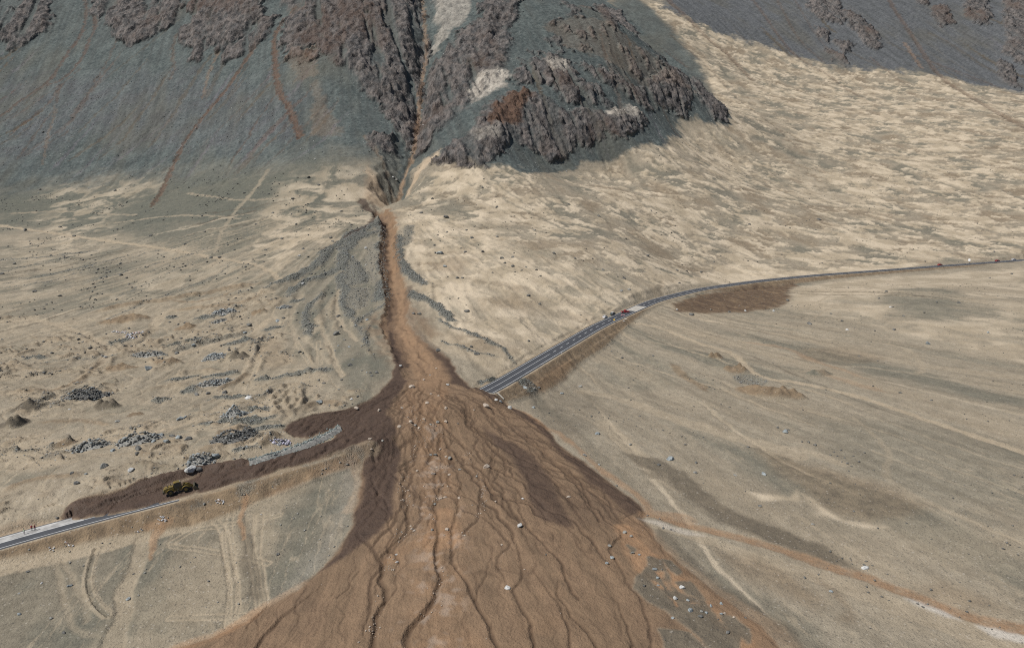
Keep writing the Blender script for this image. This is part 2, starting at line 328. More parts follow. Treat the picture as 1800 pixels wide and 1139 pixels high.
# loose rock fragments showing through the spur
i, c, sd = poly([(880,130),(960,60),(1050,20),(1090,40),(1190,130),(1240,190),(1140,190),(1040,190),(920,150)], 6, 2)
sp = c * sst(.30, .50, RELF[i] * .5 + n_mid[i] * .8); RK[i] = np.maximum(RK[i], sp * .8); put('olive', i, c * sst(-.3, .3, n_mid[i]), .55)
i, c, sd = poly([(495,0),(600,-30),(745,0),(750,90),(735,190),(640,160),(560,90)], 6, 2); RK[i] = np.maximum(RK[i], c * .85 * sst(-.25, .15, RELF[i] + n_mid[i]))
i, c, sd = poly([(740,190),(780,90),(860,30),(900,60),(880,120),(820,190),(745,262)], 6, 2); RK[i] = np.maximum(RK[i], c * .9 * sst(-.3, .1, RELF[i] + n_mid[i]))
# narrow talus tongues break the outcrops up
ton = sst(.16, .36, tal + .30 * n_mid) * (RID != 7); RK *= (1 - .85 * ton); RK *= 1 - np.where((RID == 8) | (RID == 9), .8, np.where(RID == 7, .45, .25)) * sst(.02, .26, tal + .35 * n_mid + .2 * n_sm)
amp = np.where(FARM > .5, 1.5, 1.0)
BIG = zero(); BIG[mi] = ridged((rx + .3 * ry) / 62 + .3 * w2x[mi], ry / 130, 3, 44, .5)
ravine = sst(-.15, -.45, BIG)                                # shaded ravines between the buttresses
RT = np.maximum(RT, .35) * RK; ROD = amp * (RT * (.6 + 5.0 * BIG - 4.0 * ravine + 1.8 * RELF) + RK * (2.0 * RELF + .9 * REL2 + .55 * FAC))
put('rock', np.arange(N), RK)
for p, k, a in (([(752,67),(770,42),(763,21),(777,-30),(833,-30),(826,25),(791,63),(759,84)], 'pale', .62), ([(822,162),(847,133),(879,119),(896,126),(889,151),(857,165),(833,183)], 'pale', .95),
                ([(854,214),(879,172),(924,151),(945,165),(917,197),(907,225),(872,225)], 'red', .95), ([(960,100),(1000,110),(990,130),(960,125)], 'pale', .7), ([(1060,195),(1110,190),(1130,205),(1080,212)], 'pale', .75),
                ([(830,232),(870,225),(880,245),(840,250)], 'pale', .5), ([(545,150),(560,140),(575,180),(600,228),(590,240),(560,242),(548,205)], 'orange', .15), ([(505,90),(550,85),(558,130),(520,150)], 'orange', .14), ([(960,45),(1040,30),(1160,110),(1230,170),(1130,150),(1000,90)], 'orange', .13)):
    i, c, sd = poly(p, 4, 2); put(k, i, c, a)
i, c, d, u, s = band([(854,180),(826,198),(791,226),(763,248),(732,280)], 10, 15, 3, 1); cut('rock', i, c); cut('orange', i, c); put('scree', i, c); cut('sand', i, c); ROD[i] *= 1 - c * .9
for p, w in (([(903,251),(900,275),(915,300),(960,298),(990,292)], 9), ([(1016,256),(1012,280),(1000,292)], 9), ([(1130,240),(1100,255),(1040,272)], 10), ([(1142,175),(1155,200),(1185,232)], 14)):
    i, c, d, u, s = band(p, w, w * 1.6, 4, 1); put('scree', i, c); cut('sand', i, c); cut('rock', i, c, .8); ROD[i] *= 1 - c * .9

def run_line(x, y, ang, length, step=3.0, wander=.10, pull=.15, r=None):   # a runnel: starts at x, y and wanders about its heading
    r = r or np.random.default_rng(int(abs(x * 7 + y * 13)) % 99991); a = ang; P = [(x, y)]
    for _ in range(max(3, int(length / step))):
        a += r.normal(0, wander) - pull * (a - ang); x += math.sin(a) * step; y -= math.cos(a) * step; P.append((x, y))
    return np.array(P)
lr = np.random.default_rng(5)
for q in range(80):                                           # drainage lines down the sand slope
    x0, y0 = world([(lr.uniform(760, 1790), lr.uniform(150, 420))])[0]; dn = .30 + .25 * (x0 < 250) * (y0 < 800)
    L = run_line(x0, y0, dn + lr.normal(0, .12), lr.uniform(40, 200), 5, .06, .15, lr); w = lr.uniform(1.2, 4.5) * (1 + (y0 > 900))
    i, c, d, u, s = band(None, w, w * lr.uniform(.6, 1.6), 1.5, 1, wl=L, taper=.25); c = c * SL[i]; a_ = lr.uniform(.3, .75)
    if lr.random() < .6: cut('sand', i, c, a_); put('olive', i, c, .5 * a_)
    else: put('sand', i, c, a_)
    Z[i] -= lr.uniform(.1, .6) * c
for px0, px1, py0, py1, n, an in ((0, 640, 60, 230, 80, -.25), (900, 1250, 40, 180, 22, .25), (1250, 1800, 5, 110, 46, .45)):      # stone streaks and runnels on the talus
    for q in range(n):
        x0, y0 = world([(lr.uniform(px0, px1), lr.uniform(py0, py1))])[0]; sc_ = 1 + (y0 > 1300)
        L = run_line(x0, y0, an + lr.normal(0, .12), lr.uniform(60, 220) * sc_, 6 * sc_, .09, .2, lr); w = lr.uniform(1.6, 4.5) * sc_
        i, c, d, u, s = band(None, w, w * lr.uniform(1, 2.5), 1.5 * sc_, 1, wl=L, taper=.2); k = ('dark', 'olive', 'purple', 'red', 'track')[lr.choice(5, p=(.34, .26, .2, .1, .1))]
        put(k, i, c * MT[i] * (1 - RK[i]), lr.uniform(.35, .9) * (.6 if k in ('red', 'track') else 1)); Z[i] -= lr.uniform(.3, 1.1) * c * (1 - RK[i])
# gully between the mountain and the spur, then the trench through the cone
def carve(pix, w0, w1, d0, d1, warp=1, power=1.0, **kw):
    i, c, d, u, s = band(pix, w0, w1, 1.0, warp, **kw); hw = .5 * (w0 + (w1 - w0) * u); q = np.clip(1 - d / hw, 0, 1) ** power
    Z[i] -= q * (d0 + (d1 - d0) * u); return i, q, d, u, s
GUL = [(735,-40),(748,55),(745,100),(738,150),(735,200),(728,240),(716,275),(700,310),(692,332)]
carve(GUL, 60, 46, 20, 15, 2, .9)
i, c, d, u, s = band(GUL, 5, 4, 2.5, 1); put('orange', i, c * (.15 + .35 * u)); cut('scree', i, c, .3)
carve([(700,310),(692,332),(676,352),(660,364)], 40, 26, 9, 5, 1, .8)
i, c, sd = poly([(645,292),(690,335),(672,355),(640,350)], 4, 1); cut('scree', i, c, .6); put('orange', i, c * .3)
i, c, sd = poly([(700,322),(735,290),(775,262),(770,275),(740,300),(708,332)], 3, 1); put('sand', i, c, .85); put('orange', i, c, .22); cut('scree', i, c)
i, c, sd = poly([(637,300),(650,302),(690,330),(684,334)], 2, 1); put('sand', i, c, .6); put('orange', i, c, .25); cut('scree', i, c)
CH = [(662,366),(674,380),(681,395),(684,410),(682,440),(685,470),(691,500),(697,520),(697,545),(691,565),(701,590),(713,610),(730,640),(738,660)]
i, q, d, u, s = carve(CH, 11, 14, 6.2, 1.6, 1, .32)
i, c, d, u, s = band(CH, 11, 15, 2.0, 1); put('mud', i, c); put('orange', i, c * .12); Z[i] += c * .55 * gnoise(d / 2.2 + 3 * u, u * 26, 3) * (s + 2) * .5; put('wet', i, c * sst(.15, .5, gnoise(d / 1.8, u * 34, 5)), .5); put('track', i, c * sst(.25, .6, gnoise(d / 1.6 + 9, u * 30, 6)), .25); clear(i, c, ('sand','scree','olive','track'))
i, c, d, u, s = band([(636,352),(650,366),(663,377),(655,390),(625,412),(595,428),(565,440)], 9, 2.5, 1.5, 1); put('wet', i, c, .8); clear(i, c, ('sand','olive')); Z[i] -= c * .8
i, c, sd = poly([(668,388),(600,425),(540,470),(470,512),(480,560),(540,630),(640,690),(694,650),(690,540),(680,430)], 10, 2); put('olive', i, c * (.35 + .5 * sst(-.3, .3, n_mid[i] + .5 * streak[i]))); cut('sand', i, c, .8)
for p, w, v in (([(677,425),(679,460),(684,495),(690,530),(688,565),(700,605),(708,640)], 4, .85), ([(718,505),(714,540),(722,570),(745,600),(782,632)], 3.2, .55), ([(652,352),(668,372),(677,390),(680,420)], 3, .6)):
    i, c, d, u, s = band(p, w, w * 1.6, 1.5, 1); put('wet', i, c, v)  # dark brown trench banks, with their shade painted in by the wet-mud tone
# gravel levees beside the trench
LEV = [([(664,388),(640,408),(607,423),(578,443),(564,459),(533,481),(507,494),(471,512)], 13, 8, 2.2), ([(680,408),(651,414),(624,423),(609,441),(602,459),(600,474),(573,488),(540,499),(513,514),(502,530)], 11, 7, 1.9),
       ([(604,481),(604,503),(607,519),(604,537),(613,552),(629,566)], 6, 4, 1.2), ([(669,388),(676,419),(671,437),(678,468),(684,486)], 10, 9, 1.6), ([(696,410),(700,430),(700,459),(718,477),(733,494),(751,508)], 9, 8, 1.4),
       ([(722,514),(747,530),(773,548),(800,572)], 7, 4, 1.0), ([(564,519),(544,546),(536,574),(548,595)], 6, 4, 1.0), ([(636,560),(640,595),(645,615)], 3, 2, .5), ([(630,570),(660,545),(690,530)], 4, 3, .5),
       ([(775,600),(820,612),(870,630)], 2, 1.5, .4), ([(760,560),(800,578),(860,600),(905,640)], 2.5, 2, .5), ([(830,672),(870,668),(890,662)], 8, 5, 1.2), ([(900,672),(940,680),(925,690)], 5, 3, .6)]
for p, a, b, h in LEV:
    i, c, d, u, s = band(p, a, b, 2.2, 2, taper=.1); put('levee', i, c, .9); clear(i, c, ('sand','olive','track'))
    hw = .5 * (a + (b - a) * u); Z[i] += h * np.clip(1 - (d / (hw * 1.25)) ** 2, 0, 1) * (1 + .5 * n_sm[i])
for p, h, k, a in (([(620,448),(609,468),(600,494),(609,503),(647,499),(651,486),(636,463)], 1.8, 'levee', .75), ([(607,508),(647,506),(653,517),(642,539),(622,546),(604,530)], 1.6, 'levee', .6), ([(662,494),(682,486),(691,508),(687,526),(653,532),(660,508)], 1.5, 'levee', 1.0),
                   ([(650,425),(672,430),(680,480),(655,500),(640,460)], .6, 'levee', .45), ([(712,400),(728,398),(722,428),(705,440)], .5, 'levee', .5)):
    i, c, sd = poly(p, 2, 1); put(k, i, c, a); clear(i, c, ('sand','olive')); Z[i] += h * sst(0, 7, sd)
i, c, sd = poly([(728,415),(742,405),(740,420),(722,440),(716,470),(712,455),(718,432)], 2, 1); put('sand', i, c, 1.0)
i, c, sd = poly([(730,570),(760,580),(830,605),(905,648),(880,660),(820,632),(755,612)], 4, 2); put('sand', i, c * .5); put('track', i, c, .5)
i, c, sd = poly([(690,560),(660,545),(640,570),(660,620),(690,650),(712,640),(708,600)], 5, 2); put('mud', i, c * sst(-.5, .3, n_sm[i]), .55); cut('levee', i, c, .3)
i, c, sd = poly([(718,540),(745,560),(770,590),(755,600),(728,578)], 4, 2); put('mud', i, c * .6); put('dark', i, c * .4)

# ------------------------------------------------------------------ mud flow
MUD = [(660,360),(685,370),(695,385),(697,405),(692,430),(693,450),(699,470),(706,487),(709,512),(707,540),(715,567),(733,590),(752,607),(790,632),(805,660),(830,684),(862,694),(885,706),(925,727),(962,750),(980,780),(1018,806),(1060,838),(1098,868),(1127,890),(1135,902),
       (1134,913),(1151,942),(1170,968),(1195,989),(1229,1018),(1261,1044),(1292,1065),(1313,1082),(1341,1101),(1366,1128),(1400,1180),(1400,1300),(150,1300),(230,1185),(313,1138),(367,1122),(407,1104),(433,1091),(460,1072),(484,1058),(522,1036),(544,1018),(569,996),(589,973),(609,944),(620,918),
       (628,880),(637,830),(640,806),(622,796),(560,806),(500,825),(430,842),(330,872),(220,900),(140,914),(105,911),(125,897),(200,880),(270,860),(310,852),(360,830),(440,820),(520,795),(580,775),(603,754),(585,754),(540,771),(518,768),(497,757),(515,740),(550,727),(600,722),(622,716),(655,700),(685,672),(694,640),(684,600),(680,575),(690,560),(690,530),(684,495),(678,470),(676,440),(678,405),(672,385)]
i, c, sd = poly(MUD, .9, 1); MC = zero(); MC[i] = c; MSD = zero(); MSD[i] = sd
put('mud', i, c); clear(i, c, ('sand','scree','olive','track','field','pale','levee')); cut('orange', i, c, .8)
MX, MY = world([(735, 640)])[0]
mth = np.arctan2(X - MX, MY - Y); mr = np.hypot(X - MX, Y - MY)
mi = np.nonzero((MC > 0.01) & (MY - Y > -30))[0]
def mrill(fr, fl, seed, warp): return gnoise(mth[mi] * fr + (w1x[mi] * .35 + w2x[mi] * .5) * warp, mr[mi] / fl + w2y[mi] * .4, seed)
nr1 = mrill(26, 60, 1, 1.0); nr2 = mrill(60, 34, 2, 1.3); nr3 = mrill(130, 20, 3, 1.5); nr4 = mrill(300, 16, 4, 2.2)
amr = sst(15, 60, mr[mi]) * MC[mi]
rill = (np.clip(1 - np.abs(nr1) / .06, 0, 1) * .55 + np.clip(1 - np.abs(nr2) / .10, 0, 1) * .34 + np.clip(1 - np.abs(nr3) / .14, 0, 1) * .20 + np.clip(1 - np.abs(nr4) / .16, 0, 1) * .16)
RIL = zero(); RIL[mi] = rill * amr
Z[mi] += (-.16 * rill + .5 * fbm(mth[mi] * 12, mr[mi] / 80, 3, 61) + .05 * nr3) * amr
i, c, sd = poly(MUD, 1.2, 0); Z[i] += .55 * sst(-.6, 2.5, sd) * (Y[i] < 330)
s_a, s_b, s_e = road_s(630, 778), road_s(705, 748), road_s(850, 690)
soft_ = sst(s_a, s_b, AR) * sst(s_e + 6, s_e - 12, AR) * MC * sst(42, 30, DR); Z = Z * (1 - .9 * soft_) + (Z - ZB + Zn + 1.2 * sst(26, 4, DR)) * .9 * soft_
cover = np.nonzero((DR < BENCH + 9) & (MC > 0.02))[0]                  # mud lies over the buried stretch of highway
s_mud0, s_mud1 = road_s(330, 866), road_s(856, 688)
deep = sst(s_mud0 - 12, s_mud0 + 10, AR) * sst(s_mud1 + 3, s_mud1 - 3, AR)
Z[cover] += MC[cover] * (.18 + .55 * deep[cover]) * sst(BENCH + 9, BENCH - 2, DR[cover])
Z += MC * .22 * fbm(X / 6, Y / 6, 3, 63) * (MY - Y > 0); M['wet'] = np.maximum(M['wet'], MC * sst(.2, .6, n_mid + .5 * n_big) * .28); M['orange'] = np.maximum(M['orange'], MC * sst(.15, .55, -n_mid + .5 * n_sm) * .10)
WET = [[(684,565),(707,605),(709,640),(706,660),(716,672),(702,690),(688,712),(676,735),(690,742),(698,760),(690,772),(706,800),(698,835),(692,870),(690,905),(668,937),(630,965),(580,1000),(556,1012),(600,968),(618,930),(628,880),(637,830),(640,805),(625,795),(560,806),(500,825),(430,842),(330,872),(220,900),(140,913),(105,911),(125,897),(200,880),(270,860),(310,852),(360,830),(440,820),(520,795),(580,775),(605,755),(590,752),(540,770),(520,768),(497,755),(515,740),(550,726),(600,722),(622,716),(655,700),(685,670),(692,640),(680,600),(672,575)],
       [(755,611),(809,633),(798,642),(804,656),(818,671),(840,684),(880,706),(860,702),(818,684),(793,675),(782,656),(767,629)],
       [(880,705),(920,725),(960,748),(978,780),(998,800),(1016,807),(1038,818),(1056,836),(1073,853),(1096,869),(1116,882),(1126,891),(1135,902),(1109,906),(1085,888),(1060,864),(1036,852),(1010,822),(988,804),(960,772),(940,752),(905,728)],
       [(850,752),(871,768),(915,787),(938,804),(958,831),(975,855),(985,880),(1002,913),(1004,931),(984,927),(958,918),(942,904),(929,880),(924,851),(909,824),(893,802),(866,778)]]
for k, p in enumerate(WET):
    i, c, sd = poly(p, 1.1 if k != 3 else 1.6, 1); put('wet', i, c * MC[i], (.97, .9, .85, .85)[k])
i, c, sd = poly([(1085,888),(1110,880),(1134,903),(1105,907),(1075,925),(1052,925),(1000,930),(980,880),(1020,850)], 5, 2); put('wet', i, c * MC[i], .28)
# drier, orange silt along the main thread and its splays
ORG = [([(676,360),(690,380),(690,430),(693,480),(706,540),(705,575),(735,625),(760,660),(752,700),(748,745)], 5, 16, .55), ([(752,690),(745,750),(755,800),(768,850),(775,900),(778,930)], 16, 9, .55), ([(775,905),(780,930),(775,950)], 6, 11, .9), ([(775,945),(740,955),(710,972),(690,985)], 3, 4, .6), ([(890,710),(930,730),(990,770),(1030,800),(1080,845),(1120,875),(1150,905),(1200,920),(1280,940)], 2, 3, .7),
       ([(1130,905),(1180,905),(1210,912)], 4, 4, .7), ([(1110,920),(1140,945),(1180,985),(1230,1025),(1290,1072),(1330,1105),(1360,1139)], 6, 12, .5), ([(1100,935),(1125,985),(1135,1010),(1160,1035),(1180,1058),(1187,1070)], 6, 2, .9), ([(1125,960),(1150,985),(1170,1005),(1185,1040),(1210,1055),(1240,1066),(1265,1095),(1300,1125),(1310,1145)], 5, 4, .9), ([(1150,985),(1180,1010),(1210,1025),(1235,1060)], 3, 3, .9),
       ([(313,1138),(360,1124),(410,1104),(450,1080),(485,1058),(540,1022)], 5, 1, .7), ([(630,815),(634,850),(626,880),(618,900)], 4, 4, .45), ([(470,865),(560,822),(625,805)], 2, 4, .5), ([(757,1075),(765,1100),(790,1120),(800,1145)], 6, 10, .5), ([(0,935),(40,928),(90,918),(110,912)], 5, 2, .6)]
for p, a, b, v in ORG:
    i, c, d, u, s = band(p, a, b, max(1.5, a * .4), 2); put('orange', i, c * (.7 + .6 * n_sm[i]), v * (.55 if v < .65 else .9)); cut('wet', i, c, .5); clear(i, c, ('field','olive'))
ISL = [[(1140,982),(1159,989),(1172,1010),(1174,1027),(1191,1044),(1208,1052),(1235,1063),(1263,1094),(1288,1111),(1294,1124),(1292,1145),(1250,1145),(1233,1120),(1216,1107),(1187,1090),(1166,1075),(1140,1060),(1121,1039),(1119,1020),(1132,1012),(1144,999)], [(1187,1027),(1212,1027),(1235,1058),(1208,1046)], [(1161,1111),(1187,1115),(1212,1117),(1239,1145),(1174,1145)], [(1269,1086),(1292,1090),(1313,1111),(1313,1130),(1292,1115)], [(1165,988),(1180,990),(1198,1010),(1190,1012)], [(1104,962),(1113,968),(1110,975)]]
for p in ISL:
    i, c, sd = poly(p, .5, 1, .6); o = M['orange'][i]; cc = c * (1 - sst(.62, .8, o) * .9); cut('mud', i, cc); cut('wet', i, cc); cut('orange', i, cc, .9); put('dark', i, cc, .75); MC[i] *= (1 - cc)
i, c, sd = poly([(1020,925),(1040,930),(1060,965),(1080,1000),(1070,1005),(1040,975)], 2.5, 1); put('levee', i, c * sst(-.1, .3, n_sm[i]), .5)
RILLS = [([(729,761),(727,801),(713,849),(711,881),(719,922),(697,958),(681,978),(675,1014),(677,1043),(667,1075),(657,1107),(648,1150)], 1.6, 2.2, .5, 1.0), ([(737,761),(757,789),(773,801),(777,841),(773,869),(765,890),(769,922),(771,958),(771,1002),(765,1043),(757,1067),(737,1091),(717,1115),(707,1150)], 1.6, 2.8, .4, 1.2),
         ([(773,773),(806,841),(806,881),(794,942),(798,978),(818,1022),(838,1055),(842,1083),(868,1145)], 1.2, 2.0, .3, .8), ([(818,789),(838,833),(850,861),(838,906),(806,946)], 1.3, 1.5, .35, .4), ([(894,813),(878,841),(870,881)], 1.2, 1.0, .35, .2), ([(910,861),(916,906),(935,938),(963,970),(987,998),(999,1031),(1020,1060)], 1.2, 1.3, .35, .5),
         ([(898,942),(910,994),(914,1022),(902,1043),(918,1075),(931,1107),(941,1150)], 1.2, 1.8, .3, .7), ([(979,1022),(983,1055),(1007,1083),(1027,1115),(1050,1150)], 1.0, 1.5, .3, .6), ([(1051,922),(1076,954),(1088,994),(1116,1039),(1136,1083),(1140,1145)], 1.0, 1.2, .25, .35), ([(862,724),(894,744),(926,773),(963,805),(999,841),(1031,873),(1055,922)], 1.3, 1.4, .4, .6),
         ([(567,1036),(542,1058),(522,1076),(496,1093),(478,1113),(450,1145)], 1.0, 2.2, .3, .8), ([(894,813),(870,800),(850,780),(842,760)], 1.0, 1.0, .3, .3), ([(1070,1045),(1090,1080),(1102,1110),(1112,1150)], 1.0, 1.4, .3, .5), ([(700,1010),(690,1040),(670,1060)], .8, 1.2, .2, .5), ([(735,690),(727,720),(722,745),(729,761)], 1.4, 1.6, .4, .5),
         ([(640,1000),(620,1030),(600,1050)], .8, .8, .2, .3), ([(1005,890),(1040,900),(1085,915),(1110,905)], .8, .8, .3, .3), ([(866,985),(850,1020),(838,1055)], .8, 1., .2, .4), ([(930,1000),(960,1040),(990,1080),(1000,1145)], .8, 1.2, .2, .5)]
RLN = zero()
for q in range(230):                                          # fine rills that split and rejoin on the fan
    an = lr.uniform(-.75, .80); r0 = lr.uniform(20, 120); x0, y0 = MX + math.sin(an) * r0, MY - math.cos(an) * r0
    L = run_line(x0, y0, an * 1.05 + lr.normal(0, .08), lr.uniform(14, 90), 1.6, .20, .22, lr); w = lr.uniform(.4, .95)
    i, c, d, u, s = band(None, w, w * lr.uniform(.8, 1.6), .5, 1, wl=L, taper=.15); dp = lr.uniform(.12, .38); Z[i] -= dp * c * MC[i]; RLN[i] = np.maximum(RLN[i], c * lr.uniform(.6, 1.0) * MC[i])
i, c, d, u, s = band([(748,745),(760,800),(772,850),(772,900),(776,950),(770,1010),(760,1080),(745,1145)], 9, 14, 7, 2); put('white', i, c * sst(.05, .5, n_sm[i] + .5 * w0x[i]) * MC[i], .16); put('orange', i, c * sst(-.35, .3, n_sm[i] + .4 * pn3[i]) * MC[i], .32)
for q in range(95):                                           # washes and faint tracks across the right-hand plain
    an = lr.uniform(.32, 1.25); r0 = lr.uniform(150, 560); x0, y0 = AX + math.sin(an) * r0, AY - math.cos(an) * r0
    L = run_line(x0, y0, an + lr.normal(0, .10), lr.uniform(40, 190), 4.0, .07, .12, lr); w = lr.uniform(.8, 2.6)
    i, c, d, u, s = band(None, w, w * lr.uniform(.6, 1.6), .8, 1, wl=L, taper=.25); c = c * (1 - MC[i]) * (1 - SL[i]) * (DR[i] > BENCH + 1); k = ('track', 'dark', 'olive', 'sand')[lr.choice(4, p=(.42, .16, .2, .22))]
    put(k, i, c, lr.uniform(.35, .75)); Z[i] -= lr.uniform(.05, .3) * c
for q in range(40):                                           # drainage lines on the left apron and the cone
    an = lr.uniform(-1.35, -.45); r0 = lr.uniform(60, 330); x0, y0 = AX + math.sin(an) * r0, AY - math.cos(an) * r0
    L = run_line(x0, y0, an + lr.normal(0, .10), lr.uniform(40, 150), 4.0, .10, .15, lr); w = lr.uniform(.9, 3.0)
    i, c, d, u, s = band(None, w, w * lr.uniform(.8, 1.6), .8, 2, wl=L, taper=.25); c = c * (1 - MC[i]) * (1 - MT[i]) * (DR[i] > BENCH + 1); k = ('track', 'dark', 'levee', 'sand')[lr.choice(4, p=(.3, .26, .22, .22))]
    put(k, i, c, lr.uniform(.35, .75)); Z[i] += lr.uniform(-.5, .4) * c
for p, a, b, d0, d1 in RILLS:
    i, q, d, u, s = carve(p, max(.7, a * .55), b * .75, d0 * .7, d1 * .8, 2, .7); RLN[i] = np.maximum(RLN[i], q * (.5 + .5 * u)); cut('orange', i, q, .4)
for p_, w, h in (([(108,908),(200,878),(290,851),(345,833),(400,824),(450,815)], 5, 1.8), ([(340,868),(420,846),(520,815),(610,790)], 4, .7), ([(360,852),(440,832),(540,800),(620,775)], 5, .6)):      # mud pushed up into banks beside the buried carriageway
    i, c, d, u, s = band(p_, w, w, 1.5, 2, taper=.08); pr = np.clip(1 - d / (w * .6), 0, 1) * np.minimum(1, np.minimum(u, 1 - u) / .08) * (.8 + .7 * n_sm[i]); Z[i] += h * np.clip(pr, 0, None); put('wet', i, sst(.05, .3, pr), .95); put('mud', i, sst(.05, .3, pr)); MC[i] = np.maximum(MC[i], sst(.1, .35, pr))
# painted dark shadow of the scarp where the flow drops over the buried road shoulder
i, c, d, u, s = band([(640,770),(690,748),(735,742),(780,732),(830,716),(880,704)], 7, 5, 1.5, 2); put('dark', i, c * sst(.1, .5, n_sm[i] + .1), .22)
i, c, d, u, s = band([(330,880),(440,850),(540,822),(620,798),(650,790)], 5, 7, 1.5, 1); cut('mud', i, c, .7); cut('wet', i, c, .8); put('embank', i, c, .5); put('levee', i, c * sst(-.1, .4, n_sm[i]), .6)

# ------------------------------------------------------------------ highway fill slopes
em = sst(.35, 1.2, EMB) * (DR > BENCH - .5) * (1 - MC); put('embank', np.arange(N), em, .8); clear(np.arange(N), em, ('sand','scree','olive','field','track'))
i, c, sd = poly([(1180,534),(1230,517),(1300,504),(1398,495),(1388,520),(1366,540),(1280,550),(1190,549)], 3, 2); put('wet', i, c * (DR[i] > BENCH) * np.clip(.55 + .5 * gnoise(AR[i] / 2.6, DR[i] / 22, 5) + .3 * n_sm[i], 0, 1), .85); put('embank', i, c); cut('sand', i, c); cut('track', i, c)
i, c, sd = poly([(1395,505),(1470,495),(1800,470),(1800,500),(1500,520),(1385,540)], 5, 2); put('sand', i, c, .75); cut('embank', i, c, .9)
i, c, sd = poly([(925,680),(960,652),(1000,625),(1010,645),(985,672),(950,690)], 2, 1); put('mud', i, c * .4); put('embank', i, c)
shld = (DR < BENCH + .5) * (1 - MC); put('track', np.arange(N), shld, .55); clear(np.arange(N), shld, ('sand','scree','olive'))
Z -= em * np.clip(gnoise(AR / 3.2, DR / 9, 3), 0, 1) * .6 * sst(BENCH, BENCH + 3, DR)           # wash-outs in the fill
i, c, sd = poly([(1245,482),(1262,468),(1290,462),(1310,470),(1400,478),(1540,466),(1660,456),(1540,478),(1400,490),(1260,500)], 3, 1); put('sand', i, c, 1.0)

# ------------------------------------------------------------------ tracks, ruts and flow marks on the plains
TR = [([(-60,392),(0,397),(60,405),(150,418),(250,432),(350,450),(430,463),(470,475),(488,490),(500,500)], 4.5, 3.5, .8, -.35), ([(-60,572),(0,568),(60,565),(110,575),(150,592),(185,610),(190,622),(170,645),(130,675),(90,690),(40,695),(-60,690)], 6, 5, .75, -.3), ([(190,622),(240,600),(265,585),(285,555),(330,545),(430,522),(475,515)], 7, 5, .7, -.2), ([(410,700),(350,735),(290,755),(230,765),(150,772),(60,782),(-60,800)], 5, 4, .75, -.2), ([(190,655),(250,645),(330,622),(400,600),(455,575),(480,560)], 7, 6, .7, -.2), ([(455,575),(440,640),(410,700)], 6, 5, .5, -.2),
      ([(-60,1000),(0,985),(60,972),(140,955),(220,938),(300,917),(380,897),(430,882),(470,862)], 4.5, 3, .85, -.15), ([(-60,1018),(0,1003),(100,983),(200,960),(290,936),(400,900),(470,868),(560,825),(612,812)], 4.0, 2.5, .7, -.1), ([(1180,585),(1230,605),(1290,625),(1310,645),(1345,665),(1400,672),(1460,685),(1520,700),(1600,728),(1680,755),(1740,775),(1800,795),(1880,820)], 3.5, 4.2, .95, -.15),
      ([(1100,560),(1150,575),(1180,585)], 4, 3.5, .8, -.1), ([(1200,556),(1290,562),(1380,575),(1480,592),(1560,605),(1605,622),(1622,648),(1615,655)], 4, 3, .45, -.1), ([(1130,600),(1250,620),(1380,650),(1500,660),(1600,690),(1800,720)], 3, 3, .3, -.05), ([(1270,575),(1350,610),(1430,640),(1560,650),(1800,690)], 3, 3, .3, -.05), ([(1410,530),(1440,530),(1465,515)], 2, 2, .5, -.1), ([(1430,560),(1465,540),(1490,535)], 2, 2, .5, -.1), ([(1800,478),(1740,485),(1690,492),(1600,500),(1500,512)], 4, 3, .5, -.2), 
      ([(250,950),(242,990),(218,1040),(222,1070),(205,1110),(193,1150)], 4, 5, .55, -.4), ([(110,985),(135,1030),(150,1060),(155,1090)], 1.6, 1.5, .35, -.15), ([(95,985),(110,1040),(120,1075),(140,1110),(185,1120)], 1.6, 1.5, .35, -.15), ([(470,300),(450,330),(415,370),(390,410),(378,445)], 4, 3, .35, -.1), ([(1020,690),(1080,700),(1180,735),(1300,770),(1400,800)], 6, 9, .55, -.1), ([(1060,745),(1110,790),(1140,820),(1180,850),(1260,890)], 8, 6, .6, -.1), ([(1380,590),(1480,615),(1640,645),(1800,665)], 7, 9, .4, 0),
      ([(1140,922),(1230,945),(1330,980),(1430,1012),(1520,1045),(1600,1075),(1700,1110),(1800,1139)], 4, 9, .6, -.1), ([(1500,735),(1560,790),(1560,840),(1650,890),(1800,960)], 2, 3, .35, 0), ([(1230,745),(1330,780),(1410,790),(1480,815)], 4, 4, .5, 0), ([(598,500),(592,540),(602,572),(628,600)], 3, 2, .6, -.3), ([(556,560),(575,600),(602,662)], 2.5, 2, .5, -.3), ([(640,560),(662,600),(690,632)], 2, 2, .35, -.2), ([(470,600),(500,585),(540,600),(580,640)], 2.5, 2, .4, -.2), ([(530,520),(510,560),(520,600),(505,640)], 3, 2.5, .4, -.3), ([(330,340),(430,352),(540,345)], 3, 3, .4, 0), ([(200,392),(300,380),(420,385)], 3, 3, .4, 0), ([(20,375),(120,372),(240,378)], 3, 3, .4, 0), ([(230,760),(170,745),(120,735)], 3, 3, .4, 0), ([(100,735),(95,715),(110,690)], 5, 5, .4, 0)]
for p, a, b, v, dz in TR:
    i, c, d, u, s = band(p, a, b, 1.2, 1); c = c * (1 - MC[i]) * (1 - sst(.6, .9, RK[i])); put('track', i, c, v); clear(i, c * v, ('olive','dark')); cut('sand', i, c, .4); Z[i] += dz * c
